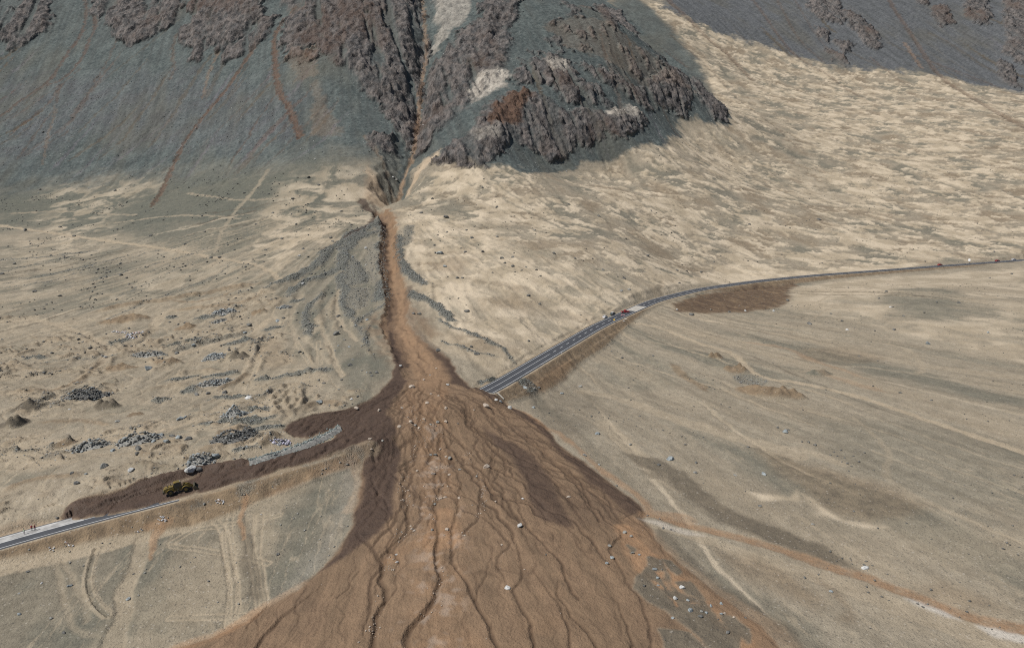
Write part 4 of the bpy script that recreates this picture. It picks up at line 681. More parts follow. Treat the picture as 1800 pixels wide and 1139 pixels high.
def sheet(name, faces):
    used, inv = np.unique(faces.ravel(), return_inverse=True)
    me = bpy.data.meshes.new(name); nf = len(faces)
    me.vertices.add(len(used)); me.vertices.foreach_set('co', P3[used].ravel()); me.loops.add(nf * 4); me.polygons.add(nf)
    me.loops.foreach_set('vertex_index', inv.astype(np.int32)); me.polygons.foreach_set('loop_start', np.arange(0, nf * 4, 4, dtype=np.int32)); me.polygons.foreach_set('use_smooth', np.ones(nf, bool))
    me.update(calc_edges=True)
    for an in AT:
        a = me.attributes.new(an, 'FLOAT_COLOR', 'POINT'); a.data.foreach_set('color', AT[an][used].ravel())
    me.normals_split_custom_set_from_vertices(NRM[used])
    me.materials.append(ground_m); o = bpy.data.objects.new(name, me); COL.objects.link(o); return o
def tag(o, label=None, cat=None, group=None, kind=None):
    if label: o['label'] = label
    if cat: o['category'] = cat
    if group: o['group'] = group
    if kind: o['kind'] = kind
    return o
SL_ = {'ground': 'pale sand and gravel plain around the mud flow and the highway', 'mountain_slope': 'grey scree slopes of the mountains', 'mud_flow': 'brown fan of dried and wet mud that buries the highway', 'gravel_levee': 'dark grey gravel ridges beside the mud channel', 'dirt_track': 'pale dirt tracks crossing the plain', 'road_embankment': 'brown fill slopes that carry the highway'}
for k, nm in enumerate(NAMES):
    f = QF[FR == k]
    if len(f): tag(sheet(nm, f), SL_[nm], 'terrain', kind='structure')
RKL = {7: 'dark jagged rock face at the foot of the central spur', 4: 'dark rock wall left of the gully', 5: 'dark rock wall right of the gully'}
tag(sheet('rock_outcrop', QF[FR >= 100][FR[FR >= 100] < 200]), 'dark jagged rock outcrops on the mountainsides', 'rock', kind='structure')
for k, h in enumerate(HEAPS):
    f = QF[FR == 200 + k]
    if len(f) > 4: tag(sheet('soil_heap' if 'gravel' not in h[7] else 'gravel_heap', f), h[7], 'heap', 'heaps dumped on the plain')

# ------------------------------------------------------------------ mesh helpers
def mesh_obj(name, V, Fc, mat, parent=None, smooth=False, mats=None, midx=None):
    me = bpy.data.meshes.new(name); me.from_pydata([tuple(map(float, v)) for v in V], [], [tuple(map(int, f)) for f in Fc])
    for m in (mats or [mat]): me.materials.append(m)
    if midx is not None: me.polygons.foreach_set('material_index', midx)
    if smooth: me.polygons.foreach_set('use_smooth', [True] * len(me.polygons))
    me.update(); o = bpy.data.objects.new(name, me); COL.objects.link(o)
    if parent: o.parent = parent
    return o
def empty(name, loc, rz=0.0, rx=0.0):
    o = bpy.data.objects.new(name, None); COL.objects.link(o); o.location = loc; o.rotation_euler = (rx, 0, rz); o.empty_display_size = .3; return o
def simple_mat(name, col, rough=.7, var=.25, scale=1.5, metal=0.0, col2=None, bump=0.0):
    m, t, b = new_mat(name); q = NG(t); tc = q.n('ShaderNodeTexCoord'); n = q.noise(tc.outputs['Object'], scale, 4, .65)
    c2 = col2 or tuple(v * (1 - var) for v in col); q.link(q.ramp(n, .35, .65, c2, col), b.inputs['Base Color']); b.inputs['Roughness'].default_value = rough; b.inputs['Metallic'].default_value = metal
    if bump:
        bp = q.n('ShaderNodeBump'); bp.inputs['Distance'].default_value = bump; q.link(n, bp.inputs['Height']); q.link(bp.outputs[0], b.inputs['Normal'])
    return m
class MB:                                                  # collects simple solids into one mesh
    def __init__(s): s.V = []; s.F = []
    def add(s, V, Fc):
        k = len(s.V); s.V += [tuple(v) for v in V]; s.F += [tuple(i + k for i in f) for f in Fc]
    def box(s, c, d, taper=1.0, bev=0.0):
        x, y, z = c; a, b, h = d[0] / 2, d[1] / 2, d[2] / 2; r = bev
        def ring(a, b, zz, r): 
            if r <= 0: return [(x - a, y - b, zz), (x + a, y - b, zz), (x + a, y + b, zz), (x - a, y + b, zz)]
            return [(x - a + r, y - b, zz), (x + a - r, y - b, zz), (x + a, y - b + r, zz), (x + a, y + b - r, zz), (x + a - r, y + b, zz), (x - a + r, y + b, zz), (x - a, y + b - r, zz), (x - a, y - b + r, zz)]
        R = [ring(a, b, z - h, r), ring(a * taper, b * taper, z + h, r)] if r <= 0 else [ring(a - r * .6, b - r * .6, z - h, r), ring(a, b, z - h + r, r), ring(a * taper, b * taper, z + h - r, r), ring(a * taper - r * .6, b * taper - r * .6, z + h, r)]
        s.loft(R)
    def loft(s, R, cap=True):
        n = len(R[0]); V = [v for r in R for v in r]; Fc = []
        for k in range(len(R) - 1):
            for i in range(n): j = (i + 1) % n; Fc.append((k * n + i, k * n + j, (k + 1) * n + j, (k + 1) * n + i))
        if cap: Fc += [tuple(range(n))[::-1], tuple(range((len(R) - 1) * n, len(R) * n))]
        s.add(V, Fc)
    def prism(s, prof, y0, y1, inset=0.0):                 # profile in x-z swept across y; the far edges can be drawn in
        cx = sum(p[0] for p in prof) / len(prof); cz = sum(p[1] for p in prof) / len(prof)
        def rg(y, k): return [(cx + (p[0] - cx) * k, y, cz + (p[1] - cz) * k) for p in prof]
        if inset: e = min(.18, abs(y1 - y0) * .2); s.loft([rg(y0, 1 - inset), rg(y0 + e, 1), rg(y1 - e, 1), rg(y1, 1 - inset)])
        else: s.loft([rg(y0, 1), rg(y1, 1)])
    def tube(s, p, q, r0, r1=None, n=10):
        r1 = r0 if r1 is None else r1; p, q = Vector(p), Vector(q); d = (q - p).normalized(); a = d.orthogonal().normalized(); b = d.cross(a)
        s.loft([[tuple(p + (a * math.cos(t) + b * math.sin(t)) * r0) for t in [k * 2 * math.pi / n for k in range(n)]], [tuple(q + (a * math.cos(t) + b * math.sin(t)) * r1) for t in [k * 2 * math.pi / n for k in range(n)]]])
    def build(s, name, mat, parent=None, smooth=False): return mesh_obj(name, s.V, s.F, mat, parent, smooth)
def gz(x, y): return float(height(Z, x, y)[0])
def spot(px, py): return ground(Z, [(px, py)])[0]
def k_px(p): return FPX / (p[1] * CP + (HC - p[2]) * SP)      # photo pixels per metre at a point

# ------------------------------------------------------------------ highway
tn = np.gradient(RL[:, :2], axis=0); tn /= np.linalg.norm(tn, axis=1, keepdims=True); nl = np.c_[-tn[:, 1], tn[:, 0]]
def road_pt(s, off, dz):
    x = np.interp(s, RS, RL[:, 0]) + np.interp(s, RS, nl[:, 0]) * off; y = np.interp(s, RS, RL[:, 1]) + np.interp(s, RS, nl[:, 1]) * off
    return (float(x), float(y), float(np.interp(s, RS, RL[:, 2])) - .018 * abs(off) + dz)
def ribbon(name, s0, s1, o0, o1, dz, th, mat, parent=None, step=3.0, ends=0.0):
    n = max(2, int((s1 - s0) / step) + 1); ss = np.linspace(s0, s1, n); rings = []
    for k, s in enumerate(ss):
        rings.append([road_pt(s, o0, dz), road_pt(s, 0, dz) if o0 < 0 < o1 else road_pt(s, (o0 + o1) / 2, dz), road_pt(s, o1, dz), road_pt(s, o1, dz - th), road_pt(s, o0, dz - th)])
    b = MB(); b.loft(rings); return b.build(name, mat, parent)
asph, t_, b_ = new_mat('asphalt'); q = NG(t_); ge = q.n('ShaderNodeNewGeometry'); n1 = q.noise(ge.outputs['Position'], .25, 4, .6); n2 = q.noise(ge.outputs['Position'], 6, 2, .6)
q.link(q.mix(q.math('MULTIPLY', n2, .35), q.ramp(n1, .35, .7, (.030, .033, .040), (.050, .054, .062)), (.09, .09, .09)), b_.inputs['Base Color']); b_.inputs['Roughness'].default_value = .8
paint = simple_mat('road_paint', (.72, .72, .70), .6, .35, .8)
dustm = simple_mat('road_dust', (.40, .39, .37), .95, .45, .35)
conc = simple_mat('concrete', (.42, .39, .34), .9, .3, .7)
sR0, sR1 = road_s(857, 688), RS[-1] - 4
road_r = ribbon('road', sR0, sR1, -4.6, 4.6, .0, .6, asph); tag(road_r, 'two-lane asphalt highway climbing to the right of the mud flow', 'road', kind='structure')
for off in (-3.55, 3.55): ribbon('edge_line', sR0 + .4, sR1, off - .11, off + .11, .012, .01, paint, road_r)
s_sol = road_s(967, 622); ribbon('centre_line', sR0 + .4, s_sol, -.09, .09, .012, .01, paint, road_r)
s = s_sol + 4
while s < sR1 - 6: ribbon('lane_dash', s, s + 3.4, -.11, .11, .012, .01, paint, road_r); s += 8.3
s_c = road_s(1116, 542); ribbon('concrete_patch', s_c - 8, s_c + 8, -3.4, 3.4, .008, .006, conc, road_r)
sL1 = road_s(312, 871); road_l = ribbon('road', 4, sL1, -4.6, 4.6, .0, .6, asph); tag(road_l, 'dusty asphalt highway stub ending at the mud bank on the left', 'road', kind='structure')
ribbon('dust_film', 4, sL1 - 25, -.3, 4.1, .006, .005, dustm, road_l)
for off, e in ((-3.55, 0), (3.55, 32)): ribbon('edge_line', 4, sL1 - e, off - .11, off + .11, .012, .01, paint, road_l)
ribbon('centre_line', 4, sL1 - 22, -.09, .09, .012, .01, paint, road_l)

# ------------------------------------------------------------------ stones
def ico(sub):
    t = (1 + 5 ** .5) / 2; V = [(-1,t,0),(1,t,0),(-1,-t,0),(1,-t,0),(0,-1,t),(0,1,t),(0,-1,-t),(0,1,-t),(t,0,-1),(t,0,1),(-t,0,-1),(-t,0,1)]
    Fc = [(0,11,5),(0,5,1),(0,1,7),(0,7,10),(0,10,11),(1,5,9),(5,11,4),(11,10,2),(10,7,6),(7,1,8),(3,9,4),(3,4,2),(3,2,6),(3,6,8),(3,8,9),(4,9,5),(2,4,11),(6,2,10),(8,6,7),(9,8,1)]
    V = [np.array(v) / np.linalg.norm(v) for v in V]
    for _ in range(sub):
        cache = {}; nf = []
        def mid(a, b):
            k = (min(a, b), max(a, b))
            if k not in cache: m = V[a] + V[b]; V.append(m / np.linalg.norm(m)); cache[k] = len(V) - 1
            return cache[k]
        for a, b, c in Fc: ab, bc, ca = mid(a, b), mid(b, c), mid(c, a); nf += [(a, ab, ca), (b, bc, ab), (c, ca, bc), (ab, bc, ca)]
        Fc = nf
    return np.array(V), np.array(Fc)
IV0, IF0 = ico(0); IV2, IF2 = ico(2)
def rock_shape(V, r, planes=11, sq=(1.0, .82, .72)):
    d = V.copy(); rad = np.full(len(V), 1.0)
    for _ in range(planes):
        nrm = r.normal(size=3); nrm /= np.linalg.norm(nrm); h = r.uniform(.55, .9); dt = d @ nrm; rad = np.where(dt > .05, np.minimum(rad, h / np.maximum(dt, .05)), rad)
    return V * (rad * (1 + r.normal(0, .025, len(V))))[:, None] * np.array(sq) * r.uniform(.9, 1.1, 3)
def stone_mat(name, lo, hi, sc=1.2): return simple_mat(name, hi, .9, .3, sc, col2=lo, bump=.12)
STM = {'dark': stone_mat('dark_stone', (.055, .055, .052), (.17, .165, .15)), 'blue': stone_mat('bluish_stone', (.12, .135, .14), (.34, .37, .37)), 'pale': stone_mat('mud_coated_stone', (.24, .19, .15), (.48, .41, .33)), 'white': stone_mat('pale_stone', (.30, .30, .285), (.58, .575, .55)), 'grey': stone_mat('grey_stone', (.12, .12, .11), (.30, .29, .26))}
BMESH = {}
rr_ = np.random.default_rng(11)
for kind in STM:
    BMESH[kind] = []
    for v in range(7):
        me = bpy.data.meshes.new('boulder_' + kind); me.from_pydata(rock_shape(IV2, rr_).tolist(), [], IF2.tolist()); me.materials.append(STM[kind]); BMESH[kind].append(me)
CN = {'dark': 'dark grey', 'blue': 'bluish grey', 'pale': 'pale mud-coated', 'white': 'whitish', 'grey': 'grey'}
BO = {  # where: words, then (px, py, width px, kind)
 'on the brown mud fan below the buried road': [(882,958,5,'pale'),(919,877,5,'white'),(761,833,8,'pale'),(786,931,8,'pale'),(759,932,6,'grey'),(724,930,6,'pale'),(728,933,6,'pale'),(722,925,4,'pale'),(706,935,4,'grey'),(807,876,8,'pale'),(775,877,7,'pale'),(782,875,6,'pale'),(764,887,6,'grey'),(790,806,8,'grey'),(784,803,5,'pale'),(757,800,6,'grey'),(765,800,7,'grey'),(768,822,4,'pale'),(774,790,5,'pale'),(730,784,4,'pale'),(790,835,6,'pale'),(733,828,5,'pale'),(808,826,5,'grey'),(838,837,4,'grey'),(697,975,5,'white'),(698,988,5,'white'),(999,874,7,'pale'),(871,882,4,'pale'),(720,872,4,'pale'),(787,855,4,'pale'),(745,855,3,'pale'),(922,1001,4,'pale'),(960,975,4,'dark')],
 'on the mud ridge above the buried road': [(784,718,7,'pale'),(751,709,7,'pale'),(758,693,5,'pale'),(771,696,4,'pale'),(787,677,6,'white'),(707,718,7,'pale'),(784,742,7,'pale'),(769,743,8,'grey'),(722,742,8,'pale'),(702,751,8,'pale'),(736,753,6,'pale'),(745,737,6,'pale'),(730,748,5,'grey'),(757,746,4,'grey'),(805,745,4,'dark'),(833,721,4,'pale'),(745,668,5,'pale'),(756,660,4,'grey'),(767,648,4,'pale'),(704,643,4,'white')],
 'along the dark wet mud left of the channel': [(666,722,7,'pale'),(626,718,8,'pale'),(618,702,6,'white'),(629,697,6,'dark'),(596,685,5,'grey'),(650,772,6,'pale'),(672,775,5,'grey'),(653,790,5,'pale')],
 'on the grey flats left of the mud channel': [(662,656,8,'dark'),(651,656,5,'dark'),(653,661,6,'dark'),(620,633,5,'grey'),(616,643,9,'dark'),(564,614,6,'grey'),(589,617,5,'grey'),(636,652,5,'grey'),(600,668,5,'dark'),(569,674,6,'dark'),(606,598,5,'grey'),(595,608,4,'blue'),(648,616,5,'dark'),(645,655,4,'blue'),(614,610,5,'blue'),(625,572,5,'blue'),(650,573,5,'dark'),(645,563,6,'blue')],
 'on the gravel cone around the channel head': [(643,437,7,'white'),(526,450,5,'white'),(532,499,6,'white'),(533,438,6,'dark'),(581,419,6,'dark'),(467,440,5,'dark'),(571,481,5,'dark'),(643,466,4,'white'),(620,452,5,'blue'),(595,458,4,'dark'),(541,452,5,'dark'),(498,560,6,'dark'),(488,565,8,'blue'),(510,541,7,'dark'),(727,552,8,'dark'),(737,553,7,'dark'),(820,548,10,'dark'),(595,557,9,'dark')],
 'on the pale sand cone right of the channel': [(783,382,9,'dark'),(786,409,7,'dark'),(829,419,7,'dark'),(764,432,5,'dark'),(804,490,8,'dark'),(813,489,6,'dark'),(783,469,8,'blue'),(818,444,6,'dark'),(883,455,8,'dark'),(901,453,6,'dark'),(902,469,7,'dark'),(888,463,6,'dark'),(848,443,8,'dark'),(874,417,6,'grey'),(929,520,7,'dark'),(948,535,6,'dark'),(765,445,5,'dark'),(866,480,4,'dark'),(917,476,4,'dark'),(787,487,4,'dark'),(806,525,4,'dark'),(820,405,5,'dark'),(925,470,4,'dark'),(810,437,4,'dark')],
 'on the sand slope above the highway': [(974,446,7,'dark'),(1011,455,6,'dark'),(1138,450,7,'dark'),(1097,490,7,'dark'),(1092,512,7,'grey'),(1106,510,6,'grey'),(1440,387,7,'dark'),(1317,395,6,'dark'),(1060,475,5,'dark'),(1190,476,5,'dark'),(1232,479,6,'dark'),(1194,498,5,'dark'),(1255,461,4,'dark'),(1207,477,4,'dark'),(1000,360,5,'dark'),(1052,380,5,'dark'),(873,365,7,'dark'),(848,330,5,'dark'),(740,375,6,'dark'),(760,350,7,'dark'),(1100,420,4,'dark'),(1180,410,4,'dark'),(940,405,4,'grey'),(1626,460,4,'dark'),(1748,443,4,'dark')],
 'on the slope below the highway embankment': [(923,682,7,'blue'),(939,684,5,'grey'),(947,682,6,'dark'),(988,692,7,'blue'),(938,717,7,'blue'),(1020,680,7,'grey'),(1075,618,4,'dark'),(1093,630,5,'dark'),(1148,626,5,'dark'),(1105,682,4,'dark'),(880,706,6,'blue'),(872,703,5,'white'),(1215,554,9,'dark'),(1282,549,6,'dark'),(1385,529,6,'dark'),(1310,547,5,'white'),(1190,545,5,'white'),(1360,547,5,'white'),(1250,545,4,'grey')],
 'on the sandy flats right of the embankment': [(1424,570,9,'dark'),(1480,565,6,'dark'),(1572,580,6,'dark'),(1489,580,5,'white'),(1737,585,5,'blue'),(1686,533,6,'dark'),(1647,532,5,'dark'),(1589,556,5,'dark'),(1570,540,4,'dark'),(1558,513,5,'dark'),(1491,506,4,'dark'),(1461,552,5,'dark'),(1779,482,5,'dark'),(1538,582,4,'dark'),(1510,626,4,'dark'),(1740,489,4,'dark'),(1545,525,4,'dark'),(1565,540,4,'white'),(1625,550,4,'dark')],
 'on the grey plain right of the mud fan': [(1380,760,10,'blue'),(1582,691,5,'dark'),(1535,679,5,'dark'),(1638,704,5,'dark'),(1343,834,8,'blue'),(1315,786,6,'dark'),(1205,782,5,'dark'),(1292,836,6,'grey'),(1336,890,7,'dark'),(1429,922,6,'grey'),(1501,899,5,'dark'),(1415,1016,6,'dark'),(1461,1040,6,'blue'),(1623,1067,5,'dark'),(1422,778,6,'dark'),(1433,783,6,'dark'),(1224,814,6,'dark'),(1594,920,4,'dark'),(1158,818,7,'dark'),(1222,831,7,'grey'),(1108,782,7,'grey'),(1050,763,9,'blue'),(1028,801,7,'grey'),(1053,817,5,'blue'),(1084,854,5,'grey'),(1410,777,4,'dark'),(1386,756,5,'dark'),(1367,752,5,'dark')],
 'in the stony patch on the right-hand plain': [(1478,792,5,'dark'),(1466,795,4,'dark'),(1472,802,4,'dark'),(1485,805,4,'dark'),(1490,815,5,'dark'),(1480,812,4,'dark'),(1497,820,4,'dark'),(1500,802,4,'dark'),(1510,812,5,'dark'),(1492,828,4,'dark'),(1460,800,4,'dark'),(1520,796,4,'dark')],
 'on the dark island in the lower right mud': [(1151,1001,8,'blue'),(1156,1016,6,'blue'),(1213,1073,10,'blue'),(1242,1077,7,'blue'),(1231,1084,9,'dark'),(1233,1075,7,'grey'),(1250,1066,7,'blue'),(1268,1079,6,'blue'),(1280,1112,8,'dark'),(1268,1061,6,'blue'),(1157,1029,5,'blue'),(1183,1087,7,'blue'),(1209,1055,6,'blue'),(1274,1078,5,'pale'),(1290,1085,5,'pale')],
 'in the orange silt at the right edge of the mud': [(1076,981,8,'blue'),(1067,990,6,'blue'),(1098,936,7,'grey'),(1110,943,7,'grey'),(1166,929,6,'dark'),(1179,931,4,'dark'),(1311,1086,5,'dark'),(1071,960,7,'grey'),(1112,972,7,'grey'),(1124,975,5,'blue')],
 'on the lower left gravel field': [(33,1080,8,'blue'),(225,1053,8,'blue'),(123,1030,8,'blue'),(235,1009,5,'dark'),(49,1005,6,'dark'),(112,1113,7,'dark'),(90,1087,6,'grey'),(459,904,3,'white'),(488,975,8,'dark'),(33,1043,4,'white'),(73,1025,4,'white')],
 'on the tan ground above the left highway stub': [(126,832,7,'dark'),(151,833,5,'blue'),(242,799,9,'dark'),(230,753,7,'dark'),(237,759,6,'dark'),(292,776,9,'blue'),(269,777,9,'blue'),(206,742,8,'grey'),(198,793,9,'blue'),(100,911,6,'dark')],
 'among the quarry heaps': [(339,608,9,'blue'),(311,622,9,'dark'),(260,649,13,'blue'),(437,572,10,'dark'),(325,568,6,'dark'),(313,571,5,'dark'),(437,701,12,'white'),(325,735,8,'blue'),(395,690,9,'dark'),(366,692,8,'dark'),(346,695,8,'dark'),(448,661,6,'dark'),(185,628,6,'white'),(122,720,4,'white'),(180,626,5,'grey'),(430,585,7,'blue'),(345,693,7,'grey'),(40,628,6,'dark'),(473,588,5,'dark')],
 'on the upper left apron below the scree': [(44,406,8,'dark'),(3,482,7,'dark'),(61,513,7,'dark'),(212,484,8,'dark'),(172,474,5,'dark'),(212,464,6,'dark'),(25,464,6,'dark'),(105,400,6,'dark'),(130,416,6,'dark'),(370,454,7,'dark'),(360,408,5,'dark'),(385,453,6,'dark'),(495,420,6,'dark'),(543,313,7,'dark'),(202,336,6,'dark'),(70,334,5,'dark'),(75,233,5,'dark'),(560,326,6,'dark'),(430,340,5,'dark'),(355,380,5,'dark'),(265,415,6,'dark'),(90,450,5,'dark'),(105,521,6,'dark'),(325,430,6,'dark'),(480,375,6,'dark'),(515,350,6,'dark'),(585,425,6,'dark'),(600,372,5,'dark'),(520,395,5,'dark'),(450,395,5,'dark')],
 'in the gully bed between the mountain and the spur': [(733,222,6,'pale'),(739,226,7,'white'),(735,235,6,'grey'),(727,262,6,'white'),(724,270,6,'pale'),(730,276,5,'white'),(745,222,6,'white'),(748,212,5,'white'),(742,195,5,'blue'),(697,317,5,'grey'),(691,312,4,'white')],
}
SPECIAL = [(856,822,11,'pale','lone rounded whitish boulder at the top centre of the mud fan'),(914,925,11,'white','lone rounded whitish boulder right of the middle of the mud fan'),(892,1034,9,'white','flat whitish boulder low on the mud fan'),(854,715,12,'pale','pale mud-coated boulder below the broken road end'),(896,718,10,'white','bluish white boulder lower right of the broken road end'),(724,681,11,'pale','large pale boulder where the mud channel spreads into the fan'),
 (591,588,15,'dark','largest dark boulder on the flats left of the channel'),(562,708,11,'blue','bluish boulder on the bank above the mud pool'),(771,617,9,'dark','dark boulder on the edge between mud and pale flat'),(829,610,7,'dark','dark flat boulder on the pale flat above the highway end'),(838,623,10,'dark','larger dark boulder on the pale flat above the highway end'),(773,446,11,'blue','bluish boulder on the sand cone beside a pale strip'),(1631,605,10,'blue','square pale-topped boulder alone on the right-hand plain'),
 (1521,999,11,'white','bluish white boulder at the end of the dark gravel band'),(1199,1033,9,'white','round bluish boulder beside a pinkish stone in the mud'),(1187,1052,10,'white','brightest bluish white boulder on the dark mud island'),(1178,808,13,'blue','low broad bluish boulder on the grey plain beside the fan'),(230,827,12,'white','round whitish boulder above the ribbed road cut on the left'),(133,851,12,'dark','dark slab in a hollow above the left highway stub'),(183,821,14,'grey','flat grey boulder above the left highway stub'),
 (302,767,11,'dark','first loose boulder right of the long boulder row'),(314,770,11,'blue','second loose boulder right of the long boulder row'),(330,773,13,'dark','third loose boulder right of the long boulder row, flattest'),(335,827,17,'white','largest whitish boulder beside the mud above the loader'),(334,814,11,'blue','bluish boulder touching the largest whitish boulder from behind'),(352,816,12,'blue','bluish boulder right of the largest whitish boulder'),(348,826,11,'dark','dark boulder in the shade of the largest whitish boulder'),(379,802,14,'blue','wedge-shaped bluish boulder alone above the mud-covered road'),
 (316,738,13,'blue','long grey slab on the quarry floor'),(283,765,10,'blue','bluish boulder at the right end of the boulder row'),(225,772,13,'white','palest boulder on top of the boulder row'),(243,790,13,'dark','dark boulder at the foot of the boulder row')]
nb = 0
def put_boulder(px, py, w, kind, label, group):
    global nb
    p = spot(px, py); sz = w / k_px(p) * .62; o = bpy.data.objects.new('boulder', BMESH[kind][nb % 7]); COL.objects.link(o)
    p2 = (p[0], p[1], gz(p[0], p[1])); f = random.uniform(.78, 1.0)
    o.location = (p2[0], p2[1] + sz * .15, p2[2] + sz * .17 * f); o.scale = (sz, sz * random.uniform(.8, 1.05), sz * f); o.rotation_euler = (random.uniform(-.25, .25), random.uniform(-.25, .25), random.uniform(0, 6.28)); nb += 1
    return tag(o, label, 'boulder', group)
for where, L in BO.items():
    for px, py, w, kind in L: put_boulder(px, py, w, kind, '%s %s boulder %s' % ('larger' if w >= 7 else 'small', CN[kind], where), 'boulders ' + where)
for px, py, w, kind, lab in SPECIAL: put_boulder(px, py, w, kind, lab, 'single large boulders')

OV, OF = np.array([(1,0,0),(-1,0,0),(0,1,0),(0,-1,0),(0,0,1),(0,0,-1)], float), np.array([(0,2,4),(2,1,4),(1,3,4),(3,0,4),(2,0,5),(1,2,5),(3,1,5),(0,3,5)])
def stones_mesh(name, P, size, mat, parent=None, flat=.75, base=None):     # many small stones in one mesh
    n = len(P); Vb, Fb = (IV0, IF0) if base is None else base
    shapes = [rock_shape(Vb, rr_, 5) * rr_.uniform(.7, 1.25, (len(Vb), 1)) for _ in range(16)]; sh = np.stack(shapes)[rr_.integers(0, 16, n)]
    a = rr_.uniform(0, 6.28, n); ca, sa = np.cos(a)[:, None], np.sin(a)[:, None]; tl = rr_.normal(0, .35, n)[:, None]
    x, y, z = sh[..., 0], sh[..., 1], sh[..., 2] * flat; y, z = y * np.cos(tl) - z * np.sin(tl), y * np.sin(tl) + z * np.cos(tl)
    V = np.stack([x * ca - y * sa, x * sa + y * ca, z], -1) * np.asarray(size)[:, None, None] + np.asarray(P)[:, None, :]
    F_ = Fb[None] + (np.arange(n) * len(Vb))[:, None, None]; nv, nf = n * len(Vb), n * len(Fb)
    me = bpy.data.meshes.new(name); me.vertices.add(nv); me.vertices.foreach_set('co', V.astype(F32).ravel()); me.loops.add(nf * 3); me.polygons.add(nf)
    me.loops.foreach_set('vertex_index', F_.astype(np.int32).ravel()); me.polygons.foreach_set('loop_start', np.arange(0, nf * 3, 3, dtype=np.int32)); me.update(calc_edges=True); me.materials.append(mat)
    o = bpy.data.objects.new(name, me); COL.objects.link(o)
    if parent: o.parent = parent
    return o
INV = np.abs(X / Y) < .80
def scatter(name, weight, n, s0, s1, mat, label, pw=2.2, lo=True):
    cell = np.repeat(np.gradient(ROWS), NT) * Y                     # ground area behind each vertex
    w = weight * cell * INV; w = w / w.sum(); j = rr_.choice(N, n, p=w)
    sz = (s0 + (s1 - s0) * rr_.random(n) ** pw) * .5; jx = X[j] + rr_.normal(0, .4, n) * Y[j] / 400; jy = Y[j] + rr_.normal(0, .5, n) * Y[j] / 400
    return tag(stones_mesh(name, np.c_[jx, jy, height(Z, jx, jy) + sz * .25], sz * (1.15 if lo else 1), mat, base=(OV, OF) if lo else None), label, 'stones', kind='stuff')
free = (DR > 7.5).astype(float); rocky = np.clip(.15 + n_mid + .5 * n_big, .02, 1) ** 2
vis = (Y < 1250).astype(float)
scatter('scattered_stones', free * (1 - MC) * (1 - MT) * (AX + 20 > X) * (Y > 330) * (Y < 900) * rocky, 2600, .5, 2.6, STM['dark'], 'dark stones strewn over the left apron', 3)
scatter('scattered_stones', free * SL * rocky * (Y < 1100), 1500, .5, 2.2, STM['dark'], 'dark stones strewn over the sand slope', 3.2)
scatter('scattered_stones', free * (1 - MC) * (1 - MT) * (1 - SL) * (X > 0) * (Y < 560) * rocky, 1500, .25, 1.1, STM['dark'], 'dark stones strewn over the right-hand plain', 3)
scatter('scattered_stones', free * (1 - MC) * (X < 0) * (Y < 330) * (Y > 120) * (.3 + QU) * rocky, 1500, .2, 1.0, STM['grey'], 'grey stones strewn over the quarry floor', 3)
scatter('levee_stones', free * M['levee'] * (1 - MT) * (1 - MC), 7500, .3, 1.5, STM['grey'], 'loose grey stones covering the gravel levees', 2)
scatter('levee_stones', free * M['levee'] * (1 - MT) * (1 - MC), 1800, .3, 1.1, STM['blue'], 'bluish stones among the gravel levees', 2)
scatter('scree_stones', vis * np.clip(MT - RK, 0, 1) * (.25 + rocky) * sst(.2, .9, M['purple'] + .3), 5000, .5, 2.0, STM['grey'], 'broken stones on the scree slopes', 2.5)
scatter('scree_stones', vis * np.clip(MT - RK, 0, 1) * (.1 + M['purple']), 5000, .5, 1.8, STM['blue'], 'bluish stones on the scree slopes', 2.5)
scatter('scree_stones', vis * np.clip(MT - RK, 0, 1), 1500, .6, 1.9, STM['white'], 'pale stones on the scree slopes', 2.5)
scatter('fallen_blocks', vis * RK * sst(-.2, .3, RELF), 1100, 1.0, 3.6, STM['grey'], 'broken blocks on the rock outcrops', 2.2)
scatter('fallen_blocks', vis * RK * sst(-.2, .3, REL2), 260, .9, 2.6, STM['white'], 'pale broken blocks on the rock outcrops', 2.4)
nearr = zero()
for p, a, b, d0, d1 in (RILLS[0], RILLS[1], RILLS[3], RILLS[14]):
    i, cc, d, u, s = band(p, 6, 6, 5, 1); nearr[i] = np.maximum(nearr[i], np.exp(-(d / 1.5) ** 2))
i, cc, sd = poly([(735,745),(760,740),(790,770),(795,840),(785,880),(760,880),(745,820),(730,770)], 5, 2); nearr[i] = np.maximum(nearr[i], cc * .25)
scatter('mud_stones', MC * nearr * np.clip(.2 + n_sm + n_mid, 0, 1), 1100, .12, .7, STM['pale'], 'pale stones lined up along the runnels of the mud', 3.5)
scatter('mud_stones', MC * (MY - Y > 0), 70, .12, .4, STM['pale'], 'pale stones speckling the mud fan', 2.5)

